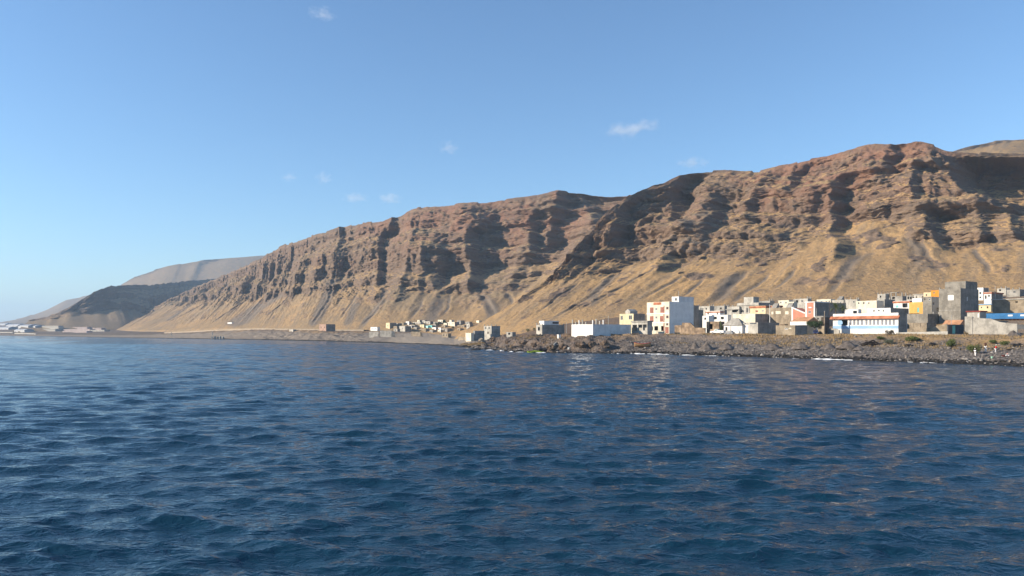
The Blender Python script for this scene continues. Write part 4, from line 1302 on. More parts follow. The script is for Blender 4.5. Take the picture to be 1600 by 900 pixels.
# ------------------------------------------------------------------ free-standing walls
def wall_line(label, pts, mat, thick=0.35, name='stone_wall', cat='wall', sink=0.6):
    """pts: (px, Y, y of the top in the photo)"""
    v, f = [], []
    P = [at(p[0], p[2], p[1]) for p in pts]
    n = len(P)
    for i, p in enumerate(P):
        a, b = P[max(0, i - 1)], P[min(n - 1, i + 1)]
        d = Vector((b.x - a.x, b.y - a.y, 0)).normalized()
        nn = Vector((d.y, -d.x, 0)) * thick * 0.5
        zb = gz(p.x, p.y) - sink
        for q in (p - nn, p + nn):
            v += [(q.x, q.y, zb), (q.x, q.y, max(p.z, zb + sink + 0.25))]
    for i in range(n - 1):
        k = i * 4
        f += [(k, k + 4, k + 5, k + 1), (k + 2, k + 3, k + 7, k + 6), (k + 1, k + 5, k + 7, k + 3), (k, k + 2, k + 6, k + 4)]
    f += [(0, 1, 3, 2), (4 * n - 4, 4 * n - 2, 4 * n - 1, 4 * n - 3)]
    o0 = P[0].copy()
    o0.z = v[0][2]
    o = mesh_obj(name, [Vector(q) - o0 for q in v], f, mat, None, False, o0)
    tag(o, label, cat)
    return o


wall_line('broken brown stone wall with a sloping stair top right of the flats', [(1055, 281, 508.5), (1066, 278, 508), (1066.5, 278, 504.2), (1079, 275, 504.4), (1087, 273, 512), (1102, 270, 512.2)], STONE, 0.6)
wall_line('rough grey cement yard wall sloping down to the right edge below the blue fascia', [(1508, 252, 494.5), (1520, 249, 494.8), (1521, 249, 497), (1548, 243, 497.8), (1562, 240, 503), (1578, 237, 505.2), (1590, 235, 506)], CEMENT, 0.35, name='yard_wall')
wall_line('low tan wall left of the dark grey garage', [(1448, 258, 513.5), (1466, 254, 509), (1480, 251, 505.8)], BLOCKTAN, 0.3, name='yard_wall')
wall_line('low pale rubble wall along the dry grass below the ruin', [(1400, 248, 519.5), (1440, 243, 518.6), (1481, 238, 517.6)], CEMENTPALE, 0.4, name='rubble_wall')
wall_line('short green-grey wall at the left end of the long blue and white building', [(1294, 262, 512.8), (1305, 258, 513.2), (1312, 255, 516)], CEMENT, 0.3, name='yard_wall')
wall_line('low orange-brown rubble wall on the bank left of the flats', [(951, 274, 521), (966, 272, 522.2), (985, 270, 521.6), (998, 270, 520)], STONE, 0.6, name='rubble_wall')
wall_line('tan wall piece standing behind the blue car', [(1279, 262, 509.2), (1288.5, 258, 509.4)], BLOCKTAN, 0.3, name='yard_wall')
# ------------------------------------------------------------------ the small settlement in the bay, 500-700 m away
def far_house(label, px0, pxm, px1, ytop, ybase, wall, side=None, Y=None, nwin=1, group='small houses of the far settlement by the bay', cat='house', name='house', dark=True):
    p = hit(0.5 * (px0 + pxm), ybase)
    Yd = Y or (p.y if p else 600)
    ph = R(34)
    c, s_ = math.cos(ph), math.sin(ph)
    X = (pxm - CX) / F * Yd
    k0, k1 = (px0 - CX) / F, (px1 - CX) / F
    w_ = (X - k0 * Yd) / (s_ + k0 * c)
    dp = max((k1 * Yd - X) / (c - k1 * s_), 2.5)
    zb = gz(X, Yd)
    zt = CAMZ + (HY - ytop) / F * Yd
    H = max(zt - zb, 2.2)
    root = empty(name, (X, Yd, zb), ph)
    tag(root, label, cat, group)
    n = max(nwin, 0)
    holes = []
    for k in range(n):
        a = w_ * (k + 0.5) / n
        ww = min(1.1, 0.3 * w_ / n + 0.3)
        for z0 in ([H - 2.1, H - 5.0] if H > 6 else [min(H - 2.0, H * .45)]):
            if z0 > 0.1:
                holes.append((a - ww / 2, a + ww / 2, z0, z0 + 1.3))
    mb = MB()
    for a, b, z0, z1 in wall_cells(0, w_, -2.5, H, holes):
        mb.box(0, .25, a, b, z0, z1)
    mb.box(dp - .25, dp, 0, w_, -2.5, H).box(.25, dp - .25, w_ - .25, w_, -2.5, H)
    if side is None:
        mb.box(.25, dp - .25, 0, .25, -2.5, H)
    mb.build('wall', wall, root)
    if side is not None:  # side wall gets its own block tone, shade included in the colour
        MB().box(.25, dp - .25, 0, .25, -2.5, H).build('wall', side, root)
    MB().box(.25, dp - .25, .25, w_ - .25, H - .55, H - .35).build('roof', CEMENT, root)
    for a, b, z0, z1 in holes:
        MB().box(.14, .18, a, b, z0, z1).build('window', GLASS, root)
    root['_dims'] = [w_, dp, H, -2.5]
    return root


far_house('long low white house at the left end of the far settlement', 579, 589.5, 592, 511, 517, WHITE, nwin=2)
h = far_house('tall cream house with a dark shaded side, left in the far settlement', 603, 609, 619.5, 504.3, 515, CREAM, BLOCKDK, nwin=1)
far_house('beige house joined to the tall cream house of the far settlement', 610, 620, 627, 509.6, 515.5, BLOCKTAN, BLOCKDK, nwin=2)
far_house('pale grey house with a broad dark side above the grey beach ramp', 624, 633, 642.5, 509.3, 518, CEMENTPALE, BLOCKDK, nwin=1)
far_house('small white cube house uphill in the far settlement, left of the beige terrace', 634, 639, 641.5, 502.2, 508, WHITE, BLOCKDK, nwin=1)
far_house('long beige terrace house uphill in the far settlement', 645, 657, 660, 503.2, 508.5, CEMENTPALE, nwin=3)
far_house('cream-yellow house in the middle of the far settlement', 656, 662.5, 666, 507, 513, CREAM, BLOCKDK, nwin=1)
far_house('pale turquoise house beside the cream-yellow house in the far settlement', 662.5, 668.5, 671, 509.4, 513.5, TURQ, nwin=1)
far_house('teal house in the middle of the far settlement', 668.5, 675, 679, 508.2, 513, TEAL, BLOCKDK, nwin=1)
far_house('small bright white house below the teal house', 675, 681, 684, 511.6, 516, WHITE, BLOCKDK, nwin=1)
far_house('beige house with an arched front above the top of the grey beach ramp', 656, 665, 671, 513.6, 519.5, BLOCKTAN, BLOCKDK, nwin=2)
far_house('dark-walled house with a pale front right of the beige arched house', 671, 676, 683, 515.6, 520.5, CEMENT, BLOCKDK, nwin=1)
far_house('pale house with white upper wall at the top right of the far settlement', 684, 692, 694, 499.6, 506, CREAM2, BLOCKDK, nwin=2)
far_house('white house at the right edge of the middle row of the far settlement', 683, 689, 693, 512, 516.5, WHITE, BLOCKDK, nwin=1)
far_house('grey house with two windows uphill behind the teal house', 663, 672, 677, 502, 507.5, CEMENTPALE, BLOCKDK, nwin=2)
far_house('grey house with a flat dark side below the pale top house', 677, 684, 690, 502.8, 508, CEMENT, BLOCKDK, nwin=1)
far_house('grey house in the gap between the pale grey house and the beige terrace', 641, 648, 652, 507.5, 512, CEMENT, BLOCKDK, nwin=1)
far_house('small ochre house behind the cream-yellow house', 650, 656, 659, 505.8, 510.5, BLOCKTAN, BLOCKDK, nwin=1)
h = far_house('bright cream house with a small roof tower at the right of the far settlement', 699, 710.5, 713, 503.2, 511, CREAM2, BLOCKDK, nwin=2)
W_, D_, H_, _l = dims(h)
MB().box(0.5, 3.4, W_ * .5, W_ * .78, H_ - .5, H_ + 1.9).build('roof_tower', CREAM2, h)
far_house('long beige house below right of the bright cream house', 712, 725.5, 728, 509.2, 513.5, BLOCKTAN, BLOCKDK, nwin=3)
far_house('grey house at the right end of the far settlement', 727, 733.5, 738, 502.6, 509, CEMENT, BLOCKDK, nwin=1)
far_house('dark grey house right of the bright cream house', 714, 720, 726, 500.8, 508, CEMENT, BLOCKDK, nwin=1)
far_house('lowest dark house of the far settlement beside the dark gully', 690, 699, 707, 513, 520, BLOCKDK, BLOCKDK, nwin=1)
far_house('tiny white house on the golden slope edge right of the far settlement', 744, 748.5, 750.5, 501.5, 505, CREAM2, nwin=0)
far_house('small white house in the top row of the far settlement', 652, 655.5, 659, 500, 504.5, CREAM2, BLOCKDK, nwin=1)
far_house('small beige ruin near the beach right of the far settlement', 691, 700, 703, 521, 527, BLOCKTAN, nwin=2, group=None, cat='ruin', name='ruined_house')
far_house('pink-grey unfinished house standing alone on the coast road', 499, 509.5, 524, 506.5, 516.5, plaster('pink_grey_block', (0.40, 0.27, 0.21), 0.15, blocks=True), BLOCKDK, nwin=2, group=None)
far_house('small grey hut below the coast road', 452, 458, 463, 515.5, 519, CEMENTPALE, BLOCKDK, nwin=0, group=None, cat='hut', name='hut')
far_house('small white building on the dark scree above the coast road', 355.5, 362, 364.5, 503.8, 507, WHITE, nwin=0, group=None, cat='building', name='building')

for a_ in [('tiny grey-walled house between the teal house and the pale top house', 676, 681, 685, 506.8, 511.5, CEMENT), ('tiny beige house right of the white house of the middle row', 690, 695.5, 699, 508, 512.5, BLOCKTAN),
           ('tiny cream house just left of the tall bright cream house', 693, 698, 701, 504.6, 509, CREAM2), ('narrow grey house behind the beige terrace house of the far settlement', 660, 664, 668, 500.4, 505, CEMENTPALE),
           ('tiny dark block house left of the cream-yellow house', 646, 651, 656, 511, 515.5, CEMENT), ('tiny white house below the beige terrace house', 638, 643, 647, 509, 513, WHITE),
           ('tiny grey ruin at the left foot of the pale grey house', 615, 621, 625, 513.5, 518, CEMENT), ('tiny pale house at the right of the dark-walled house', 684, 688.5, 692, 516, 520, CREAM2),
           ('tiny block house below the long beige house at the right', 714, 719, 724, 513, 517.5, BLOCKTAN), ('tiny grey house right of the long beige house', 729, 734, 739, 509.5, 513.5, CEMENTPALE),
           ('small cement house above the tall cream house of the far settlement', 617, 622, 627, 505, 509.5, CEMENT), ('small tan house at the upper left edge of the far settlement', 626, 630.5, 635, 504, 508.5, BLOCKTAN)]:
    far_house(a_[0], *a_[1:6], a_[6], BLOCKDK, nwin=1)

# retaining walls above the far beach
for lab, pts in (('grey retaining wall below the long low white house of the far settlement', [(577, 545, 518.5), (592, 540, 518)]),
                 ('tall grey retaining wall below the tall cream house of the far settlement', [(594, 540, 516.8), (612, 536, 516.6), (617, 536, 519)]),
                 ('beige retaining wall at the top of the grey beach ramp', [(643, 560, 518), (657, 556, 518.6), (660, 556, 520.5)]),
                 ('low rubble wall right of the dark gully by the bay', [(716, 470, 526), (736, 455, 527)])):
    wall_line(lab, pts, CEMENT if 'grey r' in lab else BLOCKTAN, 0.6, name='retaining_wall')

# ------------------------------------------------------------------ white rows on the plain far to the left
TUNNEL = plaster('white_plastic_sheet', (0.50, 0.50, 0.50), 0.08, rough=0.45)


def tunnel(label, px0, px1, ytop, ybase, depth):
    p = hit(0.5 * (px0 + px1), ybase)
    Y = p.y
    x0, x1 = (px0 - CX) / F * Y, (px1 - CX) / F * Y
    H = (ybase - ytop) / F * Y
    zb = CAMZ + (HY - ybase) / F * Y
    kx = p.x / Y
    L = (x1 - x0) / (0.8 + 0.6 * kx)
    root = empty('greenhouse', (p.x - 0.4 * L, Y + 0.3 * L, zb), math.atan2(-0.6, 0.8))
    tag(root, label, 'greenhouse', 'white greenhouses on the far plain')
    q = MB()
    n = 10
    prof = [(0, -6)] + [(depth * i / n, H * (0.45 + 0.55 * math.sin(math.pi * i / n))) for i in range(n + 1)] + [(depth, -6)]
    q.prism(prof, 0, L, 'x')
    q.build('cover', TUNNEL, root)
    q = MB()
    k = int(L / 9)
    for i in range(k + 1):
        q.prism([(-.15, -.5)] + [(depth * j / n * 1.01 - 0.1, H * (0.45 + 0.55 * math.sin(math.pi * j / n)) + .18) for j in range(n + 1)] + [(depth + .15, -.5)], L * i / max(k, 1) - .15, L * i / max(k, 1) + .15, 'x')
    q.build('hoop', METAL, root)
    return root


tunnel('rounded white greenhouse at the very left edge, furthest back', -14, 8, 505, 508.5, 30)
tunnel('rounded white greenhouse second in the back row at the left edge', 9, 27.5, 506.2, 510.5, 30)
tunnel('long rounded white greenhouse in the back row next to the terraced blocks', 28.5, 44, 506.8, 511, 30)
tunnel('short rounded white greenhouse at the right end of the back row', 44.5, 55, 507.6, 511.5, 26)
tunnel('rounded white greenhouse in the front row at the left edge', -6, 13, 510.5, 515, 24)
tunnel('rounded white greenhouse in the front row right of the first one', 22, 38, 513.8, 517.5, 20)


def block_row(label, px0, px1, ytop, ybase, mat, storeys, depth=11):
    p = hit(0.5 * (px0 + px1), ybase)
    Y = p.y
    x0, x1 = (px0 - CX) / F * Y, (px1 - CX) / F * Y
    H = max((ybase - ytop) / F * Y, 2.6 * storeys)
    zb = CAMZ + (HY - ybase) / F * Y
    kx = p.x / Y
    L = (x1 - x0) / (0.8 + 0.6 * kx)
    root = empty('terraced_block', (p.x - 0.4 * L, Y + 0.3 * L, zb), math.atan2(-0.6, 0.8))
    tag(root, label, 'terraced block', 'pale terraced blocks on the far plain')
    n = int(L / 6.0)
    holes = []
    for s in range(storeys):
        for i in range(n):
            a = L * (i + .5) / n
            holes.append((a - 1.0, a + 1.0, H * s / storeys + .7, H * (s + 1) / storeys - .7))
    q = MB()
    for a, b, z0, z1 in wall_cells(0, L, -9, H, holes):
        q.box(a, b, 0, .4, z0, z1)
    q.box(0, .4, .4, depth, -9, H).box(L - .4, L, .4, depth, -9, H).box(.4, L - .4, depth - .4, depth, -9, H)
    q.build('wall', mat, root)
    MB().box(.4, L - .4, .4, depth - .4, H - .5, H - .3).build('roof', mat, root)
    for a, b, z0, z1 in holes:
        MB().box(a, b, .25, .3, z0, z1).build('window', GLASS, root)
    return root


PALEPINK = plaster('pale_pink_plaster', (0.42, 0.35, 0.33), 0.1)
block_row('white two-storey terraced block right of the greenhouses', 63, 91, 509, 513.2, CEMENTPALE, 2)
block_row('low white terraced block in front of the two-storey one', 61, 86, 513.6, 516.8, CEMENTPALE, 1)
block_row('pale pink terraced block in the upper row of the far estate', 105, 136, 511, 514.2, PALEPINK, 1)
block_row('pale pink terraced block at the right end of the upper row', 134, 158, 512.4, 515.2, PALEPINK, 1)
block_row('long pale pink terraced block in the middle row of the far estate', 95, 140, 514.3, 517, PALEPINK, 1)
block_row('pale terraced block at the right end of the middle row', 141, 163, 515.6, 518, CEMENTPALE, 1)
block_row('pale terraced block in the lowest row of the far estate', 97, 135, 517.2, 519.6, PALEPINK, 1)
wall_line('long low white wall along the far beach at the left edge', [(-12, hit(-12, 520.3).y, 518.6), (20, hit(20, 520.6).y, 518.9)], CEMENTPALE, 1.0, name='beach_wall')
wall_line('long low white wall along the far beach right of the first one', [(23, hit(23, 521.6).y, 520), (56, hit(56, 522.6).y, 521.1)], CEMENTPALE, 1.0, name='beach_wall')
for lab, px, yt, yb in (('pale post on the shore by the coast road, leftmost', 268, 519, 524.5), ('tall pale post at the mouth of the dry stream', 332, 517.5, 524)):
    p = hit(px, yb)
    H = (yb - yt) / F * p.y
    o = MB().tube([(0, 0, -.6), (0, 0, H * .6), (0, 0, H)], [.5, .42, .3], 8).build('post', CEMENTPALE, None, tuple(p))
    tag(o, lab, 'post')
for k, px in enumerate((331.5, 336, 340.5, 344.5, 348.5)):
    p = hit(px, 529.3)
    H = (3.6 + 0.8 * (k % 2)) / F * p.y
    o = MB().prism([(-.9, -.5), (.9, -.5), (.75, H * .7), (.25, H), (-.6, H * .85)], -.5, .5).build('marker_stone', CEMENTPALE, None, tuple(p), R(10 * k))
    tag(o, 'pale upright stone in the short row at the stream mouth', 'stone', 'pale upright stones at the stream mouth')

# the coast road: a level ledge cut into the foot of the slope, with a pale stony shoulder
ROAD = plaster('pale_road_dust', (0.36, 0.285, 0.20), 0.1)


def road():
    pts = [(262, 1000, 516), (300, 900, 516.2), (322, 850, 515.2), (350, 800, 513.2), (380, 770, 511.6), (420, 740, 510.6), (460, 715, 510.2), (500, 700, 510.4), (540, 690, 511.6), (575, 680, 513)]
    C = np.array([at(a, c, b) for a, b, c in pts])
    L = np.concatenate([[0], np.cumsum(np.linalg.norm(np.diff(C[:, :2], axis=0), axis=1))])
    u = np.arange(0, L[-1], 4.0)
    C = np.stack([np.interp(u, L, C[:, i]) for i in range(3)], 1)
    for _ in range(8):
        C[1:-1] = .25 * C[:-2] + .5 * C[1:-1] + .25 * C[2:]
    for i in range(len(C)):
        C[i, 2] = gz(C[i, 0], C[i, 1]) + .9
    for _ in range(10):
        C[1:-1, 2] = .25 * C[:-2, 2] + .5 * C[1:-1, 2] + .25 * C[2:, 2]
    T = np.gradient(C[:, :2], axis=0)
    T /= np.linalg.norm(T, axis=1)[:, None]
    N = np.stack([T[:, 1], -T[:, 0]], 1)
    if N[0, 1] > 0:
        N = -N
    rows = []
    for off, dz in ((-4.5, -6), (-3.4, 0), (3.2, 0), (3.6, .35), (4.0, .35), (6.5, -5)):
        rows.append(np.concatenate([C[:, :2] + N * off, C[:, 2:3] + dz + 0.25 * (np.abs(off) > 4.2) * np.random.RandomState(3).normal(size=(len(C), 1))], 1))
    o = grid_obj('coast_road', np.stack(rows, 1), ROAD, smooth=False)
    tag(o, kind='structure')


road()
# ------------------------------------------------------------------ plants
def mat_leaf(name, a, b_):
    m, nt, b = new_mat(name)
    t = NT(nt)
    pos = t.n('ShaderNodeNewGeometry').outputs['Position']
    n = t.noise(pos, 1.3, 3, 0.7)
    c = t.mix(t.ramp(n, 0.35, 0.65), a, b_)
    t.link(c, b.inputs['Base Color'])
    b.inputs['Roughness'].default_value = 0.6
    b.inputs['Specular IOR Level'].default_value = 0.25
    return m


LEAF_DK = mat_leaf('dark_leaf', (0.018, 0.036, 0.012), (0.045, 0.085, 0.022))
LEAF_GR = mat_leaf('olive_shrub_leaf', (0.055, 0.075, 0.020), (0.125, 0.145, 0.040))
LEAF_GY = mat_leaf('grey_green_leaf', (0.07, 0.085, 0.055), (0.13, 0.14, 0.09))
LEAF_PALM = mat_leaf('palm_leaf', (0.05, 0.075, 0.018), (0.115, 0.14, 0.04))
BARK = plaster('bark', (0.12, 0.09, 0.065), 0.25)
BARKPALE = plaster('pale_dead_bark', (0.26, 0.21, 0.16), 0.2)


def leaf_cloud(rs, n, centres, size, flat=0.0):
    """many separate leaf-sized faces spread through clumps: centres = (x, y, z, rx, ry, rz)"""
    v, f = [], []
    wts = [c[3] * c[4] * c[5] for c in centres]
    for i in range(n):
        c = rs.choices(centres, wts)[0]
        while True:
            p = Vector((rs.uniform(-1, 1), rs.uniform(-1, 1), rs.uniform(-1, 1)))
            if 0.15 < p.length < 1:
                break
        q = Vector((c[0] + p.x * c[3], c[1] + p.y * c[4], c[2] + p.z * c[5]))
        nn = (Vector((rs.gauss(0, 1), rs.gauss(0, 1), rs.gauss(0, 1) + flat)) + p * 0.8).normalized()
        a = nn.orthogonal().normalized()
        a = (Matrix.Rotation(rs.uniform(0, 6.3), 3, nn) @ a)
        b_ = nn.cross(a)
        l, w_ = size * rs.uniform(.7, 1.4), size * rs.uniform(.35, .6)
        k = len(v)
        v += [tuple(q - a * l), tuple(q + b_ * w_), tuple(q + a * l), tuple(q - b_ * w_)]
        f.append((k, k + 1, k + 2, k + 3))
    return v, f


def bush(label, px, pybase, wpx, hpx, leaf, seed, name='bush', n=900, size=0.09, group='green bushes along the dry grass strip', dens=1.0):
    p = hit(px, pybase)
    w_, h_ = wpx / F * p.y, hpx / F * p.y
    rs = random.Random(seed)
    root = empty(name, tuple(p))
    tag(root, label, 'bush', group)
    cs = []
    for i in range(7):
        a = rs.uniform(0, 6.3)
        r = rs.uniform(.1, .33) * w_
        cs.append((r * math.cos(a), r * math.sin(a), h_ * rs.uniform(.3, .62), w_ * rs.uniform(.14, .26), w_ * rs.uniform(.14, .26), h_ * rs.uniform(.22, .4)))
    v, f = leaf_cloud(rs, int(n * dens), cs, size * max(1, w_ / 2.6))
    mesh_obj('foliage', v, f, leaf, root)
    q = MB()
    for c in cs:
        q.tube([(0, 0, -.3), (c[0] * .5, c[1] * .5, c[2] * .5), (c[0], c[1], c[2])], [.06, .045, .02], 5)
    q.build('stem', BARK, root)
    return root


bush('rounded green bush in the dry grass, largest of the bushes near the people', 1484, 541.5, 23, 14, LEAF_GR, 1, n=1600)
bush('yellow-green bush just behind the person in the white hat', 1521, 551, 21, 15, LEAF_GR, 2, n=1500)
bush('pale low bush right of the person in the white shirt', 1551, 536.5, 15, 7, LEAF_GR, 3)
bush('low wide bush behind the person in the red shirt', 1568, 540, 19, 9, LEAF_GR, 4, n=1100)
bush('small bright green bush below the long blue and white building', 1375, 530.5, 14, 6, LEAF_GR, 5)
bush('dark grey-green bush next to the heap of dark driftwood', 1390, 537.5, 17, 8.5, LEAF_GY, 6, n=1000)
bush('wide low olive bush below the roofless ruin', 1429, 532.5, 29, 8.5, LEAF_GR, 7, n=1500)
bush('spiky grey-red bush against the white base of the long blue and white building', 1390.5, 523.5, 16, 10.5, mat_leaf('reddish_grey_leaf', (0.12, 0.075, 0.06), (0.10, 0.10, 0.07)), 8, n=700, group=None, size=.12)
bush('dark shrubs growing beside the three-storey flats', 1091, 512, 17, 11, LEAF_DK, 9, n=1600, group=None)
bush('dark trailing shrubs below the low white porch house', 1122, 504, 40, 9, LEAF_DK, 10, n=2600, group=None)
bush('dark dead shrub inside the brown stone house yard', 1108, 521, 12, 15, mat_leaf('dark_dry_leaf', (0.045, 0.042, 0.03), (0.075, 0.07, 0.045)), 11, n=900, group=None)
bush('green shrub on the left slope beside the small grey house', 824, 518.5, 9, 7, LEAF_GR, 12, n=600, group=None)
bush('green shrub touching the wall of the small grey house at the left end', 834, 517.5, 8, 6.5, LEAF_DK, 13, n=600, group=None)
bush('shrub between the palm and the white blind-walled house', 1346, 489.5, 13, 11.5, LEAF_DK, 14, n=900, group=None)
bush('bright green shrub in front of the yellow-orange house', 1431, 489.3, 7, 7, LEAF_GR, 15, n=500, group=None)
bush('dark shrub on the terrace above the veranda building', 1003, 500.5, 10, 5, LEAF_DK, 16, n=600, group=None)
bush('dry pale bush at the corner of the dark grey garage', 1510, 523.5, 8, 5, mat_leaf('dry_leaf', (0.22, 0.16, 0.08), (0.30, 0.21, 0.10)), 17, n=500, group=None)
for k, (px, py, w_) in enumerate([(683, 509.5, 9), (694, 505.5, 8), (647, 508, 5), (708, 513.5, 6)]):
    bush(['dark tree clump in the middle of the far settlement', 'dark tree clump at the top of the far settlement', 'dark tree clump beside the beige terrace house of the far settlement',
          'dark tree clump below the bright cream house of the far settlement'][k], px, py, w_, w_ * .75, LEAF_DK, 30 + k, n=420, group='trees of the far settlement', size=.16)


def tree(label, px, pyb, wpx, hpx, seed):
    p = hit(px, pyb)
    Y = 262.0
    p = Vector(((px - CX) / F * Y, Y, gz((px - CX) / F * Y, Y)))
    w_, h_ = wpx / F * Y, hpx / F * Y
    rs = random.Random(seed)
    root = empty('tree', tuple(p))
    tag(root, label, 'tree')
    q = MB()
    q.tube([(0, 0, -.4), (.05, .03, h_ * .2), (-.03, .05, h_ * .42)], [.26, .2, .16], 9)
    cs = []
    for i in range(11):
        a = i * 2.4
        r = w_ * (.12 + .27 * (i / 10) ** .5)
        c = (r * math.cos(a), r * math.sin(a), h_ * rs.uniform(.5, .82) - .12 * r, w_ * rs.uniform(.12, .2), w_ * rs.uniform(.12, .2), h_ * rs.uniform(.10, .19))
        cs.append(c)
        q.tube([(-.03, .05, h_ * .40), (c[0] * .5, c[1] * .5, h_ * .5), (c[0], c[1], c[2])], [.11, .08, .03], 6)
    q.build('trunk', BARK, root, smooth=True)
    v, f = leaf_cloud(rs, 3600, cs, .12)
    mesh_obj('crown', v, f, LEAF_DK, root)


tree('dark green umbrella-shaped tree shading the blue car', 1273.5, 521, 28, 25, 3)


def cypress(label, px, Y, ytop, wpx, seed):
    x = (px - CX) / F * Y
    z = gz(x, Y)
    h_ = CAMZ + (HY - ytop) / F * Y - z
    w_ = wpx / F * Y
    rs = random.Random(seed)
    root = empty('tree', (x, Y, z))
    tag(root, label, 'tree')
    MB().tube([(0, 0, -.3), (0.05, 0, h_ * .5), (0, .03, h_ * .92)], [.14, .09, .02], 7).build('trunk', BARK, root)
    cs = [(rs.uniform(-.15, .15) * w_, rs.uniform(-.15, .15) * w_, h_ * (.18 + .75 * i / 7), w_ * (.42 - .03 * i), w_ * (.42 - .03 * i), h_ * .12) for i in range(8)]
    v, f = leaf_cloud(rs, 1300, cs, .1)
    mesh_obj('crown', v, f, LEAF_PALM, root)


cypress('slim green tree in front of the brown stone house', 1126.5, 268, 501.5, 6.5, 4)


def palm(label, px, Y, ytop, hpx, wpx, seed, dead=False):
    x = (px - CX) / F * Y
    z = gz(x, Y)
    zt = CAMZ + (HY - ytop) / F * Y
    rs = random.Random(seed)
    root = empty('palm_tree', (x, Y, z))
    tag(root, label, 'palm tree')
    L = wpx / F * Y * .5
    hc = zt - z - L * .62
    q = MB()
    pts, rad = [], []
    for i in range(12):
        t = i / 11
        pts.append((.25 * math.sin(t * 1.6), .1 * t, -.4 + (hc + .4) * t))
        rad.append(.24 - .08 * t + (.03 if i % 2 else 0))
    q.tube(pts, rad, 9)
    q.build('trunk', BARKPALE if dead else BARK, root)
    top = Vector(pts[-1])
    v, f = [], []
    n = 9 if dead else 26
    for i in range(n):
        a = i * 2.39996 + rs.uniform(-.2, .2)
        el = rs.uniform(-.5, 1.25) if not dead else rs.uniform(-1.2, -.3)
        l = L * rs.uniform(.85, 1.15) * (.5 if dead else 1)
        seg = 12
        P = []
        for k in range(seg + 1):
            t = k / seg
            e = el - 1.5 * t * t * (.7 + .3 * math.cos(el))
            if k == 0:
                c = top.copy()
            else:
                c = c + Vector((math.cos(a) * math.cos(e), math.sin(a) * math.cos(e), math.sin(e))) * l / seg
            P.append(c.copy())
        sd = Vector((-math.sin(a), math.cos(a), 0))
        for k in range(seg):                       # leaflets hang both sides of the midrib, with gaps between
            t = (k + .5) / seg
            w_ = .34 * L * math.sin(math.pi * min(1, .12 + t * .9)) * .62
            d = (P[k + 1] - P[k])
            for sgn in (-1, 1):
                k0 = len(v)
                b0, b1 = P[k], P[k] + d * .62
                tip = P[k] + d * 1.25 + sd * sgn * w_ + Vector((0, 0, -.28 * w_))
                v += [tuple(b0), tuple(b1), tuple(tip)]
                f.append((k0, k0 + 1, k0 + 2))
    mesh_obj('crown', v, f, LEAF_PALM if not dead else BARKPALE, root)


palm('palm tree behind the left end of the long blue and white building', 1305, 276, 472, 20, 27, 5)
palm('smaller palm overlapping the first palm on its right side', 1316, 284, 474.5, 14, 19, 6)


# ------------------------------------------------------------------ mounds, rocks, stones and grass
GRAVEL = plaster('dark_gravel', (0.145, 0.122, 0.105), 0.25, bump=0.10, dirt=0.2)


def lump(name, label, cat, px, pyb, wpx, hpx, mat, seed, kind='mound', group=None, at_=None):
    p = at_ or hit(px, pyb)
    w_, h_ = wpx / F * p.y, hpx / F * p.y
    v, f = [], []
    nr, ns = 12, 26
    for i in range(nr + 1):
        t = i / nr
        for j in range(ns):
            a = 2 * math.pi * j / ns
            x, y = math.cos(a), math.sin(a)
            if kind == 'mound':
                r = (1 - t)
                z = h_ * (1 - (1 - t) ** 1.15) * (1 - .10 * t ** 4)
                z = h_ * t ** .92 if t < .85 else h_ * (.861 + .5 * (t - .85))
                nn = fbm(x * r * 1.7 + seed, y * r * 1.7, seed * .7, 3)
                r *= 1 + .14 * nn
                v.append((x * r * w_ / 2 * 1.05, y * r * w_ / 2, z + .09 * h_ * nn - .25 * (1 - t)))
            else:
                th = t * math.pi
                rr = math.sin(th)
                nn = fbm(x * rr * 1.2 + seed, y * rr * 1.2, math.cos(th) * 1.2 + seed * .7, 4)
                bl = np.floor(nn * 4) / 4
                s = 1 + .22 * nn + .25 * bl
                v.append((x * rr * w_ / 2 * s, y * rr * w_ / 2 * .85 * s, (-math.cos(th) * .6 + .25) * h_ * s))
    for i in range(nr):
        for j in range(ns):
            f.append((i * ns + j, i * ns + (j + 1) % ns, (i + 1) * ns + (j + 1) % ns, (i + 1) * ns + j))
    o = mesh_obj(name, v, f, mat, None, kind == 'mound', tuple(p))
    tag(o, label, cat, group)
    return o


mounds = [(1047, 541, 13, 4), (1074, 542, 11, 4.5), (1086, 544, 16, 8), (1104, 546, 24, 9.5), (1136, 545, 27, 8), (1161, 546, 16, 4.5), (1207, 545, 34, 7.5), (1251, 543.5, 28, 8), (1275, 544.5, 16, 4.5),
          (1295, 543.5, 24, 5.5), (1325, 543, 36, 9), (1342, 545.5, 20, 4), (1583, 525, 24, 7.5)]
mlabels = ['leftmost low gravel mound on the beach right of the boat', 'small gravel mound left of the pair of grey mounds', 'gravel mound leaning against the steep pointed one on its left',
           'steep pointed gravel mound below the white pickup', 'broad smooth gravel mound right of the steep pointed one', 'small flat gravel mound in the middle of the row',
           'wide gravel mound below the tan block building', 'gravel mound below the grey block hut', 'small gravel mound right of the mound below the hut', 'low gravel mound below the umbrella-shaped tree',
           'largest gravel mound, below the left end of the long blue and white building', 'low gravel mound touching the largest one on its right', 'grey gravel heap below the right end of the rough grey wall']
for k, (px, py, w_, h_) in enumerate(mounds):
    lump('gravel_mound', mlabels[k], 'gravel mound', px, py, w_, h_ * 1.25, GRAVEL, 1.3 * k + 2, 'mound', 'gravel mounds along the beach')

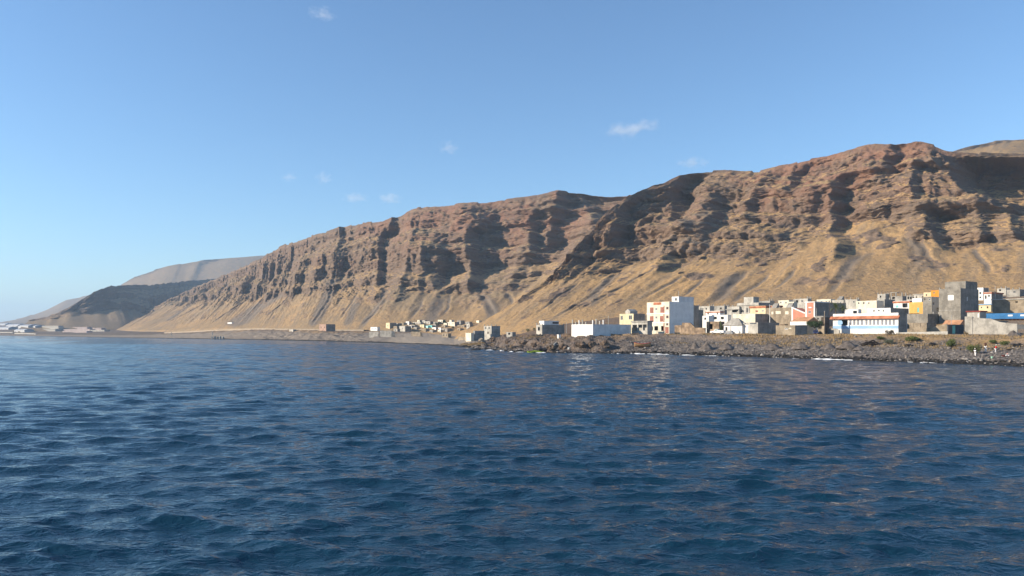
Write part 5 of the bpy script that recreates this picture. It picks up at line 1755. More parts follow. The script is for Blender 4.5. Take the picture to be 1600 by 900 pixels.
ROCKDK = plaster('wet_black_rock', (0.030, 0.027, 0.025), 0.3, bump=0.15, rough=0.55, dirt=0.1)
ROCKBR = plaster('brown_shore_rock', (0.16, 0.115, 0.082), 0.35, bump=0.2, dirt=0.5)
MOSS = plaster('bright_green_seaweed', (0.22, 0.30, 0.03), 0.35, bump=0.1, dirt=0.3)
for k, (px, py, w_, h_, mat, lab) in enumerate([
        (726, 541.2, 10, 2.0, ROCKDK, 'flat black rock at the water line, leftmost of the dark rocks by the point'), (738, 541.5, 12, 1.6, ROCKDK, 'long low black rock at the water line left of the point'),
        (748.5, 541.5, 6, 3.0, ROCKDK, 'small pointed black rock at the water edge left of the point'), (744, 547, 15, 3.4, ROCKDK, 'flat black rock standing alone in the sea off the point'),
        (772, 533, 11, 8, ROCKBR, 'big brown boulder with a dark shadow on the grey beach'), (752, 534, 9, 6, plaster('pale_shore_rock', (0.34, 0.28, 0.21), 0.25, bump=.1), 'pale boulder on the beach left of the big brown boulder'),
        (806, 544.5, 14, 4, ROCKDK, 'black rock ledge at the water line right of the foam'), (846, 548, 20, 5, ROCKDK, 'black rock ledge beside the bright green seaweed rock'),
        (836, 551, 24, 3.6, MOSS, 'bright green seaweed-covered rock at the water line'), (880, 545, 16, 9, ROCKBR, 'tall brown boulder below the concrete steps'),
        (925, 540.5, 14, 8, ROCKBR, 'rounded brown boulder below the long white building'), (946, 541, 15, 9, ROCKBR, 'brown boulder right of the rounded one below the long white building'),
        (907, 541, 18, 8, ROCKBR, 'dark cleft boulder under the corner of the long white building'), (862, 545, 15, 7, ROCKBR, 'brown boulder left of the concrete steps'),
        (838, 541, 16, 7, ROCKBR, 'brown boulder in the middle of the rocky point'), (818, 537, 14, 6, ROCKBR, 'brown boulder near the left end of the rocky point'),
        (794, 536, 10, 5, ROCKBR, 'small brown boulder between the grey beach and the point'), (1352, 539.5, 9, 3.5, ROCKDK, 'dark boulder beside the driftwood heap'),
        (1456, 540, 11, 5.5, ROCKDK, 'dark boulder left of the largest green bush'), (1420, 541, 12, 4, ROCKDK, 'dark flat boulder below the wide olive bush'),
        (1590, 541, 14, 5, ROCKDK, 'dark boulder at the right edge of the beach'), (1579, 547, 10, 3, ROCKDK, 'low dark boulder right of the person in the pink top'),
        (888.5, 545.8, 3.2, 3.6, WHITE, 'small white-painted stone below the concrete steps')]):
    o_at = None
    p = hit(px, py)
    if p is None or py > 546.5 and px < 800:
        Y = 7 * F / (py - HY)
        o_at = Vector(((px - CX) / F * Y, Y, -.15))
    lump('boulder' if 'rock' not in lab else 'rock', lab, 'rock', px, py, w_, h_, mat, 3.1 * k + 1, 'rock', None, o_at)


def stones():
    """cobbles and boulders of the beach: too many to count, one mesh"""
    rs = np.random.RandomState(4)
    ico_v = np.array([(0, 0, 1), (.894, 0, .447), (.276, .851, .447), (-.724, .526, .447), (-.724, -.526, .447), (.276, -.851, .447), (.724, .526, -.447), (-.276, .851, -.447), (-.894, 0, -.447), (-.276, -.851, -.447), (.724, -.526, -.447), (0, 0, -1)])
    ico_f = np.array([(0, 1, 2), (0, 2, 3), (0, 3, 4), (0, 4, 5), (0, 5, 1), (1, 6, 2), (2, 7, 3), (3, 8, 4), (4, 9, 5), (5, 10, 1), (6, 7, 2), (7, 8, 3), (8, 9, 4), (9, 10, 5), (10, 6, 1), (11, 7, 6), (11, 8, 7), (11, 9, 8), (11, 10, 9), (11, 6, 10)])
    V, Fc, sh = [], [], []
    n, m = GP.shape[:2]
    nx = GP[..., 0]
    cnt = 0
    while cnt < 12000:
        i, j = rs.randint(0, n), rs.randint(10, 78)
        p = GP[i, j]
        if not (150 < p[1] < 330) or p[0] < -20:
            continue
        pr = 1.0 if j < 28 else 0.5 if j < 48 else 0.16
        if rs.rand() > pr:
            continue
        r = np.exp(rs.normal(-1.95, .42)) * (1.35 if j < 20 else 1.0)
        r = min(r, .6)
        k = len(V) * 12
        a = rs.uniform(0, 6.3)
        c, s = math.cos(a), math.sin(a)
        q = ico_v * (1 + rs.uniform(-.25, .25, (12, 1))) * np.array([1.2, .85, .62]) * r
        q = np.stack([q[:, 0] * c - q[:, 1] * s, q[:, 0] * s + q[:, 1] * c, q[:, 2]], 1) + p + np.array([rs.uniform(-.5, .5), rs.uniform(-.5, .5), .12 * r])
        V.append(q)
        Fc.append(ico_f + k)
        sh.append(np.full(12, 1.0 if j < 17 else 0.0) if rs.rand() < .85 else np.full(12, -1.0))
        cnt += 1
    V, Fc, sh = np.concatenate(V), np.concatenate(Fc), np.concatenate(sh)
    m_, nt, b = new_mat('beach_cobble')
    t = NT(nt)
    at_ = t.n('ShaderNodeAttribute', attribute_name='tone').outputs['Fac']
    n2 = t.noise(t.n('ShaderNodeNewGeometry').outputs['Position'], 1.1, 2, 0.6)
    dry = t.mix(t.ramp(n2, .35, .65), (0.115, 0.10, 0.088), (0.22, 0.19, 0.165))
    c = t.mix(t.math('MAXIMUM', at_, 0.0), dry, (0.026, 0.024, 0.022))
    c = t.mix(t.math('MAXIMUM', t.math('MULTIPLY', at_, -1.0), 0.0), c, (0.27, 0.245, 0.22))
    t.link(c, b.inputs['Base Color'])
    me = bpy.data.meshes.new('beach_stones')
    me.from_pydata(V.tolist(), [], Fc.tolist())
    a_ = me.attributes.new('tone', 'FLOAT', 'POINT')
    a_.data.foreach_set('value', sh.astype(np.float32))
    me.materials.append(m_)
    o = bpy.data.objects.new('beach_stones', me)
    COL.objects.link(o)
    tag(o, 'dark rounded cobbles and boulders covering the beach', 'stones', kind='stuff')


stones()


def dry_grass():
    rs = np.random.RandomState(9)
    n, m = GP.shape[:2]
    V, Fc = [], []
    cnt = 0
    tries = 0
    while cnt < 15000 and tries < 400000:
        tries += 1
        i, j = rs.randint(0, n), rs.randint(38, 110)
        p = GP[i, j]
        if not (150 < p[1] < 420) or p[0] < -25:
            continue
        if perlin(p[0] / 13, p[1] / 13, 3.3) < (-.1 if p[0] > 70 else .05):
            continue
        h = rs.uniform(.18, .55)
        for q in range(3):
            a = rs.uniform(0, 6.3)
            w_ = rs.uniform(.05, .12)
            l = rs.uniform(-.2, .2, 2)
            b0 = p + np.array([rs.uniform(-.3, .3), rs.uniform(-.3, .3), -.05])
            k = len(V)
            V += [b0 + [w_ * math.cos(a), w_ * math.sin(a), 0], b0 - [w_ * math.cos(a), w_ * math.sin(a), 0], b0 + [l[0], l[1], h]]
            Fc.append((k, k + 1, k + 2))
        cnt += 1
    m_, nt, b = new_mat('dry_grass_blade')
    t = NT(nt)
    n2 = t.noise(t.n('ShaderNodeNewGeometry').outputs['Position'], .4, 3, .6)
    t.link(t.mix(t.ramp(n2, .35, .65), (0.33, 0.225, 0.105), (0.21, 0.155, 0.085)), b.inputs['Base Color'])
    o = mesh_obj('dry_grass', V, Fc, m_)
    tag(o, 'golden dry grass on the bank between the beach and the houses', 'grass', kind='stuff')


dry_grass()

# surf along the stones
FOAM = plaster('sea_foam', (0.80, 0.82, 0.83), 0.05, bump=0.05, dirt=0.05)


def foam_line(label, px0, px1, seed, wide=1.0, off=0.0):
    rs = random.Random(seed)
    best = {}
    n = GP.shape[0]
    # the water line: the first shore row that rises above the sea, in photo columns
    pts = []
    for i in range(n):
        p0 = None
        for j in range(0, 40):
            if GP[i, j, 2] > 0.03:
                p0 = GP[i, j]
                break
        if p0 is None or p0[1] < 60:
            continue
        px = CX + F * p0[0] / p0[1]
        if px0 <= px <= px1:
            pts.append((p0[0], p0[1]))
    if len(pts) < 4:
        return
    pts = np.array(pts)
    if len(pts) > 12:
        pts = np.stack([np.convolve(np.pad(pts[:, i], 4, 'edge'), np.ones(9) / 9, 'valid') for i in range(2)], 1)
    T = np.gradient(pts, axis=0)
    T /= np.linalg.norm(T, axis=1)[:, None] + 1e-9
    N = np.stack([T[:, 1], -T[:, 0]], 1)
    mid = pts.mean(0)
    if (N.mean(0) * -mid).sum() < 0:
        N = -N
    v, f = [], []
    rows = 4
    for i in range(len(pts)):
        s = i * .65
        fade = min(1, i / 3, (len(pts) - 1 - i) / 3)
        wv = wide * fade * (0.55 + 0.75 * abs(float(perlin(s / 3.2, seed, .5))) + .5 * float(perlin(s / 1.1, seed, 1.5)))
        wv *= float(np.clip(.5 + 2.6 * perlin(s / 6.5, seed, 7.7), 0, 1.15))
        o0 = off + .6 * float(perlin(s / 5, seed, 2.5))
        for k in range(rows):
            t = k / (rows - 1)
            q = pts[i] + N[i] * (o0 - .5 + 1.4 * wv * t)
            v.append((q[0], q[1], .03 + (.26 * wv * math.sin(math.pi * t) + .10 * rs.random() * wv) + .02))
    for i in range(len(pts) - 1):
        for k in range(rows - 1):
            f.append((i * rows + k, (i + 1) * rows + k, (i + 1) * rows + k + 1, i * rows + k + 1))
    o = mesh_obj('foam', v, f, FOAM, None, True)
    tag(o, label, 'surf', 'white surf along the shore', kind='stuff')


foam_line('thin white surf on the shore below the long white building', 948, 1056, 1, .6, .4)
foam_line('white surf on the stones below the gravel mounds', 1060, 1160, 2, .55, .4)
foam_line('bright white surf on the stones left of the long blue and white building', 1225, 1352, 3, .85, .5)
foam_line('faint white surf below the people on the beach', 1400, 1470, 4, .35, .3)
foam_line('broken white surf around the rocky point', 770, 860, 5, .7, 1.0)
for k, (px, py, l) in enumerate([(779, 545, 8), (765, 547.5, 14), (799, 550, 8), (783, 548.5, 6)]):
    Y = 7 * F / (py - HY)
    x = (px - CX) / F * Y
    v, f = [], []
    for i in range(13):
        t = i / 12
        a = l / F * Y * (t - .5)
        w_ = .8 * math.sin(math.pi * t) * (1 + .5 * math.sin(7 * t + k))
        v += [(a, -w_, .05), (a, 0, .30 * math.sin(math.pi * t)), (a, w_, .05)]
    for i in range(12):
        for q in (0, 1):
            f.append((3 * i + q, 3 * i + 3 + q, 3 * i + 4 + q, 3 * i + 1 + q))
    o = mesh_obj('foam', v, f, FOAM, None, True, (x, Y, .03))
    tag(o, 'small white breaker in the water off the rocky point', 'surf', 'small breakers off the rocky point', kind='stuff')
# ------------------------------------------------------------------ boat, vehicles, posts, steps
def rowing_boat():
    p = hit(1004, 542.5)
    root = empty('rowing_boat', (p.x, p.y, p.z + .1), R(-8))
    tag(root, 'small wooden rowing boat with a red interior pulled up on the dark beach', 'boat')
    L = 26 / F * p.y
    B_, H_ = L * .26, 5.0 / F * p.y
    n, m = 15, 9

    def hull(sc, dz, inner=False):
        v, f = [], []
        for i in range(n):
            t = i / (n - 1)
            x = (t - .5) * L
            full = (1 - abs(2 * t - 1) ** 2.6) ** .75 if t > .5 else (1 - .45 * abs(2 * t - 1) ** 2.2)
            sheer = H_ * (1 + .35 * (2 * t - 1) ** 2)
            for j in range(m):
                a = math.pi * (j / (m - 1) - .5)
                y = math.sin(a) * B_ * full * sc
                z = sheer - math.cos(a) ** .8 * (sheer - dz) if abs(math.cos(a)) > 1e-6 else sheer
                v.append((x * (1 if not inner else .965), y, z))
        for i in range(n - 1):
            for j in range(m - 1):
                f.append((i * m + j, (i + 1) * m + j, (i + 1) * m + j + 1, i * m + j + 1))
        return v, f
    tan = plaster('varnished_boat_wood', (0.36, 0.22, 0.11), 0.2)
    red = plaster('faded_red_boat_paint', (0.40, 0.09, 0.08), 0.15)
    v, f = hull(1, 0)
    f.append(tuple(range(m)))
    mesh_obj('hull', v, f, tan, root, True)
    v, f = hull(.93, .12, True)
    mesh_obj('lining', v, f, red, root, True)
    v, _ = hull(1.0, 0)
    for sgn, j in ((-1, 0), (1, m - 1)):
        q = MB()
        q.tube([Vector(v[i * m + j]) + Vector((0, 0, .03)) for i in range(n)], .07, 6)
        q.build('gunwale', red, root)
    for x in (-.22, .08, .3):
        MB().box(x * L - .14, x * L + .14, -B_ * .82, B_ * .82, H_ * .72, H_ * .72 + .06).build('thwart', tan, root)


rowing_boat()


def vehicle(label, px, Y, lpx, rz, body_mat, pickup, name, cat):
    x = (px - CX) / F * Y
    z = gz(x, Y)
    root = empty(name, (x, Y, z), rz)
    tag(root, label, cat)
    L, Wd = (5.0, 1.8) if pickup else (4.1, 1.7)
    q = MB()
    if pickup:
        side = [(-2.5, .45), (-2.5, 1.05), (-.35, 1.08), (-.3, 1.08), (.95, 1.08), (2.3, .98), (2.48, .8), (2.5, .45)]
        cab = [(-.35, 1.08), (-.2, 1.72), (.55, 1.74), (1.15, 1.08)]
    else:
        side = [(-2.05, .4), (-2.08, .85), (-1.6, .98), (1.0, .95), (1.9, .82), (2.05, .6), (2.05, .35)]
        cab = [(-1.75, .97), (-1.2, 1.42), (.25, 1.44), (1.05, .95)]
    q.prism(side, -Wd / 2, Wd / 2)
    q.build('body', body_mat, root)
    c = MB()
    n = len(cab)
    ins = .12
    c.add([(a, -Wd / 2 + (ins if b > 1.3 else .03), b) for a, b in cab] + [(a, Wd / 2 - (ins if b > 1.3 else .03), b) for a, b in cab],
          [tuple(range(n)), tuple(range(2 * n - 1, n - 1, -1))] + [(i, (i + 1) % n, n + (i + 1) % n, n + i) for i in range(n)])
    c.build('cabin', body_mat, root)
    glass = GLASSGREEN if pickup else GLASS
    zt = cab[1][1]
    for sgn in (-1, 1):
        y0, y1 = sgn * (Wd / 2 - .025), sgn * (Wd / 2 - ins + .012)
        a0, a1 = cab[0][0] + .22, cab[3][0] - .3
        v = [(a0, y0, cab[0][1] + .06), (a1, y0, cab[0][1] + .06), (cab[2][0] - .1, y1, zt - .1), (cab[1][0] + .12, y1, zt - .1)]
        mesh_obj('window', [(p[0], p[1] + sgn * .01, p[2]) for p in v], [(0, 1, 2, 3)], glass, root)
    (a, b), (a2, b2) = cab[3], cab[2]
    v = [(a - .05 + .03, -Wd / 2 + .15, b + .06), (a - .05 + .03, Wd / 2 - .15, b + .06), (a2 + .08, Wd / 2 - .22, b2 - .08), (a2 + .08, -Wd / 2 + .22, b2 - .08)]
    mesh_obj('windscreen', v, [(0, 1, 2, 3)], glass, root)
    if pickup:
        MB().box(-2.42, -.42, -.78, .78, 1.085, 1.1).build('load_bed', DARKGREY, root)
        b_ = MB()
        b_.box(-2.5, -2.42, -.9, .9, 1.06, 1.28).box(-2.42, -.4, -.9, -.82, 1.06, 1.28).box(-2.42, -.4, .82, .9, 1.06, 1.28)
        b_.build('bed_side', body_mat, root)
    for xx in (-1.45, 1.5) if pickup else (-1.25, 1.3):
        for sgn in (-1, 1):
            y0 = sgn * (Wd / 2 - .16)
            t_ = MB().tube([(xx, y0, .33), (xx, y0 + sgn * .2, .33)], .33, 16).build('wheel', DARKGREY, root)
            MB().tube([(xx, y0 + sgn * .2, .33), (xx, y0 + sgn * .215, .33)], .19, 12).build('rim', METAL, t_)
    for sgn in (-1, 1):
        MB().box(side[-1][0] - .03, side[-1][0] + .02, sgn * .62 - .14, sgn * .62 + .14, .62, .76).build('headlight', GLASSPALE, root)


CARW = plaster('white_car_paint', (0.78, 0.78, 0.77), 0.03, rough=0.3, dirt=0.1)
CARB = plaster('dark_blue_car_paint', (0.02, 0.03, 0.09), 0.1, rough=0.25, dirt=0.1)
vehicle('white pickup truck with greenish cab windows in front of the brown stone house', 1121.5, 264, 24, R(140), CARW, True, 'pickup_truck', 'pickup truck')
vehicle('grey-white car parked behind the white pickup truck', 1138, 266, 18, R(135), plaster('grey_car_paint', (0.30, 0.31, 0.32), 0.05, rough=0.3, dirt=.1), False, 'car', 'car')
vehicle('dark blue car parked in the shade of the umbrella-shaped tree', 1274.5, 260, 18, R(250), CARB, False, 'car', 'car')


def pole(label, px, Y, ytop, ybase=None, r=0.08, mat=CEMENTPALE, arm=False, name='pole', cat='pole'):
    x = (px - CX) / F * Y
    z = gz(x, Y) if ybase is None else CAMZ + (HY - ybase) / F * Y
    h_ = CAMZ + (HY - ytop) / F * Y - z
    root = empty(name, (x, Y, z))
    tag(root, label, cat)
    MB().tube([(0, 0, -.3), (0, 0, h_ * .5), (0, 0, h_)], [r * 1.3, r * 1.1, r * .8], 8).build('shaft', mat, root)
    if arm:
        MB().tube([(0, 0, h_ - .1), (-.5, 0, h_ + .1), (-1.1, 0, h_ + .12)], .05, 6).build('arm', mat, root)
        MB().prism([(-1.75, h_ + .04), (-1.05, h_ + .06), (-1.05, h_ + .2), (-1.6, h_ + .22)], -.18, .18).build('lamp_head', WHITE, root)
    else:
        MB().tube([(0, 0, h_), (0, 0, h_ + .12)], [r * 1.1, r * .6], 8).build('cap', METAL, root)
    return root


pole('thin grey pole in front of the long cream-washed house', 1143.5, 288, 477)
pole('slim pale pole beside the hip-roofed house', 1141.5, 262, 508.5)
pole('tall white pole between the cream-washed house and the tan block house', 1202.8, 281, 476, r=.1, mat=WHITE)
pole('street lamp with a white head in front of the shaded side of the salmon house', 1275.6, 272, 481, r=.09, arm=True, name='street_lamp', cat='street lamp')
pole('tall pale pole rising from the long tan-grey building at the right edge', 1555, 290, 447.5, r=.1)
pole('utility pole behind the long white building by the rocky shore', 950.7, 300, 494, r=.1)
pole('short dark pole behind the small grey house at the left end', 885, 325, 504, r=.08, mat=METAL)
pole('dead palm trunk left of the palm trees', 1288.5, 262, 486.5, r=.17, mat=BARKPALE, name='dead_trunk', cat='dead trunk')
pole('thin pole standing in front of the tall tower house', 1486.5, 258, 492.5, r=.06, mat=METAL)
pole('thin fence pole near the right edge of the dry grass', 1592.5, 225, 521, r=.05, mat=METAL)


def steps():
    root_p = hit(869, 543)
    Y = root_p.y
    zt = gz((876 - CX) / F * (Y + 9), Y + 9)
    a, b = at(861, 543, Y), at(876, 531.5, Y + 8)
    a.z = gz(a.x, a.y) + .1
    b.z = max(a.z + 2.2, CAMZ + (HY - 531.5) / F * b.y)
    d = Vector((b.x - a.x, b.y - a.y, 0))
    L = d.length
    q = MB()
    n = 12
    poly = [(0, -1.5)]
    for i in range(n):
        zz = (b.z - a.z) * (i + 1) / n
        poly += [(L * i / n, zz), (L * (i + 1) / n, zz)]
    poly += [(L, -1.5)]
    root = empty('concrete_steps', tuple(a), math.atan2(d.y, d.x))
    tag(root, 'flight of concrete steps leading from the rocks up to a small platform', 'steps')
    q.prism(poly, -.9, .9)
    q.build('flight', CEMENTPALE, root)
    w_ = MB()
    w_.prism([(0, -1), (L, b.z - a.z - .5), (L, b.z - a.z + .7), (0, .7)], -1.15, -.903)
    w_.build('side_wall', CEMENTPALE, root)
    MB().box(L + .002, L + 4.5, -1.6, 4.0, -1.0, b.z - a.z).build('platform', CEMENT, root)
    o = MB().box(-.45, .45, -.45, .45, -1.5, 1.75).box(-.52, .52, -.52, .52, 1.752, 1.9).build('gate_pillar', WHITE, None, (b.x - .6, b.y - .3, b.z - .2), .5)
    tag(o, 'stout white pillar at the head of the concrete steps', 'pillar')


steps()


def driftwood():
    p = hit(1362, 540)
    rs = random.Random(8)
    q = MB()
    for i in range(34):
        a = rs.uniform(-.5, .5)
        x, y, z = rs.uniform(-2.4, 2.4), rs.uniform(-.8, .8), rs.uniform(0, 1.2)
        z *= max(.15, 1 - abs(x) / 2.8)
        l = rs.uniform(.6, 1.5)
        dv = Vector((math.cos(a), math.sin(a), rs.uniform(-.35, .35))) * l
        c = Vector((x, y, z + .15))
        q.tube([c - dv, c + dv * .1 + Vector((0, 0, .06)), c + dv], [.09, .12, .05], 6)
    o = q.build('driftwood_heap', plaster('dark_driftwood', (0.055, 0.042, 0.035), 0.3), None, tuple(p))
    tag(o, 'heap of dark driftwood and branches below the long blue and white building', 'driftwood heap')
    b = MB().prism([(-1.9, 0), (1.9, 0), (1.6, .75), (-1.7, .6)], -.5, .5).build('upturned_boat', DARKWOOD, None, (p.x + 2.6, p.y + .8, p.z - .05), .1)
    tag(b, 'dark upturned wooden hull lying against the driftwood heap', 'boat hull')


driftwood()


# ------------------------------------------------------------------ people on the beach
SKIN = plaster('brown_skin', (0.12, 0.065, 0.042), 0.08, dirt=0)
CLOTHW = plaster('white_cloth', (0.74, 0.73, 0.72), 0.05, dirt=0.05)
CLOTHR = plaster('red_cloth', (0.50, 0.035, 0.03), 0.1, dirt=0.05)
CLOTHP = plaster('pale_pink_cloth', (0.66, 0.42, 0.40), 0.08, dirt=0.05)
CLOTHD = plaster('dark_cloth', (0.04, 0.045, 0.06), 0.15, dirt=0.05)
HAIR = plaster('black_hair', (0.012, 0.010, 0.009), 0.2, dirt=0)
STRAW = plaster('pale_straw_hat', (0.70, 0.66, 0.56), 0.08, dirt=0.05)


def skin_mesh(name, pts, edges, radii, mat, parent, root=0, sub=1):
    me = bpy.data.meshes.new(name)
    me.from_pydata(pts, edges, [])
    o = bpy.data.objects.new(name, me)
    COL.objects.link(o)
    md = o.modifiers.new('skin', 'SKIN')
    sv = me.skin_vertices[0].data
    for i, r in enumerate(radii):
        rr = r if isinstance(r, tuple) else (r, r)
        sv[i].radius = rr
        sv[i].use_root = (i == root)
    md.use_smooth_shade = True
    s = o.modifiers.new('sub', 'SUBSURF')
    s.levels = s.render_levels = sub
    me.materials.append(mat)
    o.parent = parent
    return o


def person(label, px, py, facing, J, shirt, legs, hat=None, skirt=False, scale=1.0, load=None):
    """J: joints in metres, x forward, y left, z up"""
    p = hit(px, py)
    root = empty('person', (p.x, p.y, p.z), facing)
    root.scale = (scale,) * 3
    tag(root, label, 'person')
    N = ['pelvis', 'waist', 'chest', 'neck', 'head', 'crown', 'shL', 'elL', 'wrL', 'shR', 'elR', 'wrR', 'hipL', 'knL', 'anL', 'toL', 'hipR', 'knR', 'anR', 'toR']
    rad = dict(pelvis=(.15, .12), waist=(.13, .105), chest=(.165, .115), neck=.052, head=(.085, .095), crown=(.075, .08), shL=.062, elL=.043, wrL=.028, shR=.062, elR=.043, wrR=.028,
               hipL=.095, knL=.060, anL=.040, toL=.034, hipR=.095, knR=.060, anR=.040, toR=.034)
    pts = [J[k] for k in N]
    ix = {k: i for i, k in enumerate(N)}
    ed = [('pelvis', 'waist'), ('waist', 'chest'), ('chest', 'neck'), ('neck', 'head'), ('head', 'crown'), ('chest', 'shL'), ('shL', 'elL'), ('elL', 'wrL'), ('chest', 'shR'), ('shR', 'elR'), ('elR', 'wrR'),
          ('pelvis', 'hipL'), ('hipL', 'knL'), ('knL', 'anL'), ('anL', 'toL'), ('pelvis', 'hipR'), ('hipR', 'knR'), ('knR', 'anR'), ('anR', 'toR')]
    E = [(ix[a], ix[b]) for a, b in ed]
    R_ = [rad[k] for k in N]
    for s in ('L', 'R'):                         # palm and five fingers
        wv, ev = Vector(J['wr' + s]), Vector(J['el' + s])
        d = (wv - ev).normalized()
        sd = d.orthogonal().normalized()
        palm = wv + d * .07
        pts.append(tuple(palm))
        R_.append(.030)
        ip = len(pts) - 1
        E.append((ix['wr' + s], ip))
        for k in range(5):
            off = sd * (.02 * (k - 1.8))
            ln = (.075, .085, .08, .065, .05)[k]
            dd = d if k < 4 else (d + sd * .9).normalized()
            a_ = palm + off + dd * .03
            b_ = a_ + dd * ln + d.cross(sd) * .02
            pts += [tuple(a_), tuple(b_)]
            R_ += [.009, .008]
            E += [(ip, len(pts) - 2), (len(pts) - 2, len(pts) - 1)]
    skin_mesh('body', pts, E, R_, SKIN, root, 0, 1)
    h = Vector(J['head'])
    up = (Vector(J['crown']) - h).normalized()
    # face
    for nm, off, r, m_ in (('nose', (.105, 0, .0), .018, SKIN), ('eye', (.088, .032, .03), .011, HAIR), ('eye', (.088, -.032, .03), .011, HAIR), ('mouth', (.09, 0, -.045), .014, CLOTHR)):
        c = h + Vector(off)
        MB().tube([c - Vector((.012, 0, .0)), c + Vector((.008, 0, 0))], [r, r * .5], 6).build(nm, m_, root)
    c = Vector(J['crown'])
    MB().tube([h - Vector((.02, 0, .02)), c - Vector((.015, 0, 0)), c + up * .07], [.096, .098, .04], 12).build('hair', HAIR, root)
    sk = ['pelvis', 'waist', 'chest', 'shL', 'elL', 'shR', 'elR']
    sp = [Vector(J[k]) for k in sk]
    sp[4] = sp[3].lerp(sp[4], .85)
    sp[6] = sp[5].lerp(sp[6], .85)
    skin_mesh('shirt', [tuple(v) for v in sp], [(0, 1), (1, 2), (2, 3), (3, 4), (2, 5), (5, 6)], [(.165, .135), (.15, .125), (.185, .135), .082, .062, .082, .062], shirt, root)
    if skirt:
        a_, b_ = Vector(J['pelvis']), (Vector(J['knL']) + Vector(J['knR'])) * .5 - Vector((0, 0, .28))
        MB().tube([a_ + Vector((0, 0, .1)), a_, a_.lerp(b_, .5), b_], [.15, .185, .23, .29], 16).build('skirt', legs, root, smooth=True)
    else:
        lk = ['pelvis', 'hipL', 'knL', 'anL', 'hipR', 'knR', 'anR']
        lp = [Vector(J[k]) for k in lk]
        lp[3] = lp[2].lerp(lp[3], .85)
        lp[6] = lp[5].lerp(lp[6], .85)
        skin_mesh('trousers', [tuple(v) for v in lp], [(0, 1), (1, 2), (2, 3), (0, 4), (4, 5), (5, 6)], [(.17, .14), .115, .08, .062, .115, .08, .062], legs, root)
    if hat:
        c = Vector(J['crown']) + up * .05
        q = MB().tube([c - up * .03, c, c + up * .1, c + up * .13], [.21, .115, .10, .05], 16)
        q.build('hat', hat, root)
    return root


def stand(lean=0.0, arms=0.35, stride=0.12, crouch=0.0):
    z = lambda h: h
    J = dict(pelvis=(0, 0, .95), waist=(.02 + lean * .25, 0, 1.12), chest=(.03 + lean * .6, 0, 1.36), neck=(.04 + lean * .8, 0, 1.52), head=(.07 + lean * .95, 0, 1.62), crown=(.06 + lean, 0, 1.70))
    for s, y in (('L', 1), ('R', -1)):
        k = stride * y
        J['sh' + s] = (.03 + lean * .65, .19 * y, 1.42)
        J['el' + s] = (.02 + lean * .7 + arms * .3, .25 * y, 1.16)
        J['wr' + s] = (.05 + lean * .8 + arms * .9, .22 * y, .96 + arms * .25)
        J['hip' + s] = (0, .09 * y, .90)
        J['kn' + s] = (k * .7 + .03, .10 * y, .49)
        J['an' + s] = (k - .02, .11 * y, .08)
        J['to' + s] = (k + .15, .12 * y, .035)
    return J


def sitting():
    J = dict(pelvis=(0, 0, .30), waist=(.05, 0, .46), chest=(.12, 0, .68), neck=(.16, 0, .84), head=(.21, 0, .94), crown=(.21, 0, 1.02))
    for s, y in (('L', 1), ('R', -1)):
        J['sh' + s] = (.12, .18 * y, .74)
        J['el' + s] = (.28, .24 * y, .52)
        J['wr' + s] = (.46, .16 * y, .42)
        J['hip' + s] = (.05, .10 * y, .28)
        J['kn' + s] = (.46, .16 * y, .44)
        J['an' + s] = (.50, .14 * y, .07)
        J['to' + s] = (.66, .15 * y, .035)
    return J


person('person in white clothes and a white hat standing on the stones, leftmost person', 1524, 557.2, R(200), stand(.06, .5, .08), CLOTHW, CLOTHW, STRAW)
P2 = stand(-.02, .2, .16)
P2['elL'], P2['wrL'] = (.10, .30, 1.58), (.06, .12, 1.80)
r = person('person in white clothes carrying a dark bundle on the head', 1539.8, 551, R(250), P2, CLOTHW, CLOTHW)
b = MB().tube([(0, 0, -.12), (0, 0, 0), (0, 0, .18), (0, 0, .26)], [.16, .26, .24, .1], 14).build('bundle', plaster('dark_red_bundle', (0.09, 0.035, 0.03), 0.3), None, (r.location.x + .02, r.location.y, r.location.z + 1.92))
tag(b, 'dark bundle carried on the head of the person in white clothes', 'bundle')
person('person in a red shirt, white trousers and white hat walking on the stones', 1555.6, 551.3, R(10), stand(.10, .4, .22), CLOTHR, CLOTHW, STRAW)
person('person in a pale pink top sitting on the stones, rightmost person', 1575.5, 557.3, R(170), sitting(), CLOTHP, CLOTHW)
p = hit(1550, 560)
BUCKETG = plaster('pale_green_plastic', (0.30, 0.55, 0.40), 0.06, rough=0.4)
root = empty('bucket', tuple(p))
tag(root, 'pale green bucket standing on the stones below the people', 'bucket')
MB().tube([(0, 0, -.05), (0, 0, .02), (0, 0, .42)], [.17, .18, .24], 16, cap=False).add([(.17 * math.cos(i * .3927), .17 * math.sin(i * .3927), .0) for i in range(16)], [tuple(range(16))]).build('shell', BUCKETG, root)
MB().tube([(.24 * math.cos(i * math.pi / 10), 0, .42 + .2 * math.sin(i * math.pi / 10)) for i in range(11)], .015, 6).build('handle', METAL, root)
p = hit(1568, 557)
o = MB().tube([(0, 0, -.05), (0, 0, .02), (0, 0, .3), (0, 0, .34)], [.3, .34, .44, .40], 18).build('basket', plaster('dark_red_basket', (0.12, 0.04, 0.035), 0.3), None, tuple(p))
tag(o, 'wide dark basket on the stones beside the sitting person', 'basket')


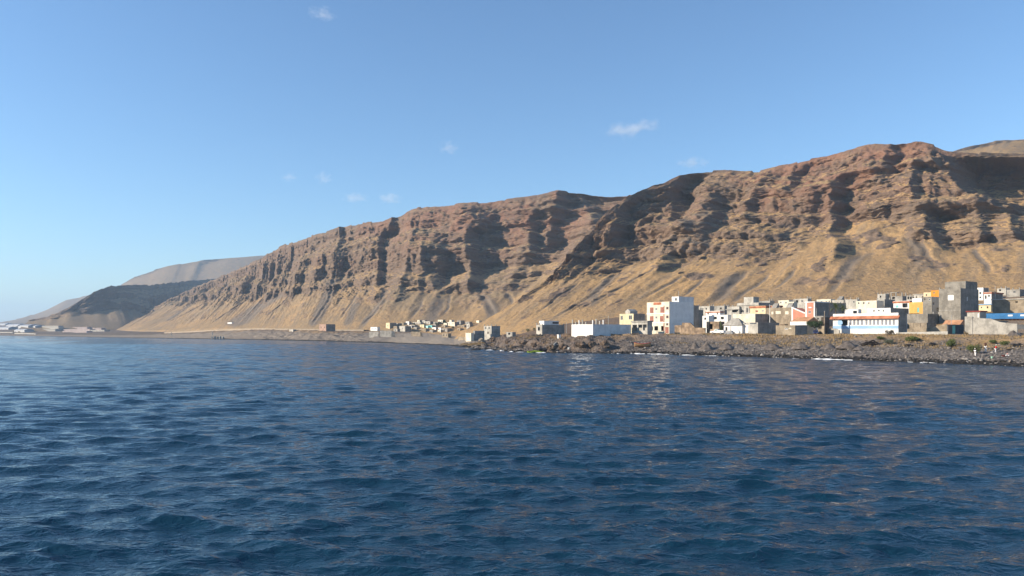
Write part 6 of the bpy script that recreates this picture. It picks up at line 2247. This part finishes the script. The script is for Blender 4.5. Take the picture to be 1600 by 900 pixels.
# ------------------------------------------------------------------ thin fair-weather clouds
def cloud(label, px, py, wpx, hpx, Y, seed, dens, lobes):
    m = bpy.data.materials.new('cloud_vapour')
    m.use_nodes = True
    nt = m.node_tree
    nt.nodes.remove(nt.nodes['Principled BSDF'])
    t = NT(nt)
    pv = t.n('ShaderNodeVolumePrincipled')
    pv.inputs['Color'].default_value = (.97, .97, .98, 1)
    pv.inputs['Anisotropy'].default_value = 0.2
    tc = t.n('ShaderNodeTexCoord').outputs['Object']
    w_, h_ = wpx / F * Y, hpx / F * Y
    q = t.mapping(tc, (2 / w_, 2 / (w_ * .6), 2 / h_))
    ln = t.n('ShaderNodeVectorMath', operation='LENGTH')
    t.link(q, ln.inputs[0])
    n1 = t.noise(t.mapping(tc, (1.0 / w_, 1.0 / w_, 1.4 / w_), (seed, seed * 2, 0)), 5.0, 5, .62)
    d = t.math('SUBTRACT', 1.0, ln.outputs['Value'])
    d = t.math('ADD', d, t.math('MULTIPLY', t.math('SUBTRACT', n1, .55), 2.2))
    d = t.math('MULTIPLY', t.ramp(d, .15, .95), dens / h_)
    edge = t.ramp(ln.outputs['Value'], .75, .98, 1, 0)
    t.link(t.math('MULTIPLY', d, edge), pv.inputs['Density'])
    t.link(pv.outputs[0], nt.nodes['Material Output'].inputs['Volume'])
    m.cycles.volume_step_rate = 1.0
    bm = bmesh.new()
    bmesh.ops.create_icosphere(bm, subdivisions=3, radius=1)
    me = bpy.data.meshes.new('cloud')
    for v in bm.verts:
        v.co = Vector((v.co.x * w_ / 2, v.co.y * w_ * .3, v.co.z * h_ / 2))
    bm.to_mesh(me)
    bm.free()
    me.materials.append(m)
    o = bpy.data.objects.new('cloud', me)
    COL.objects.link(o)
    o.location = at(px, py, Y)
    o.rotation_euler = (0, R(lobes), 0)
    tag(o, label, 'cloud', 'thin small clouds in the blue sky')


if CLOUDS:
    cloud('long thin white cloud above the right-hand ridge, brightest of the clouds', 985, 202, 125, 34, 6500, 1.0, .75, -8)
    cloud('faint round white puff above the middle of the ridge', 702, 231, 50, 30, 6500, 2.0, .6, 0)
    cloud('small white puff above the left part of the ridge, upper of the low clouds', 506, 278, 42, 28, 6500, 3.0, .6, 0)
    cloud('small white cloud just above the ridge, lowest and brightest of the low clouds', 608, 310, 58, 26, 6500, 4.0, .7, 0)
    cloud('faint low cloud left of the brightest low cloud', 555, 309, 60, 24, 6500, 5.0, .5, 0)
    cloud('very faint wisp at the left of the small puffs', 453, 277, 40, 22, 6500, 6.0, .5, 0)
    cloud('faint wide wisp touching the sky above the near mountain', 1083, 254, 75, 26, 6500, 7.0, .6, 0)
    cloud('faint white puff at the top of the sky', 505, 22, 62, 30, 6500, 8.0, .8, 10)
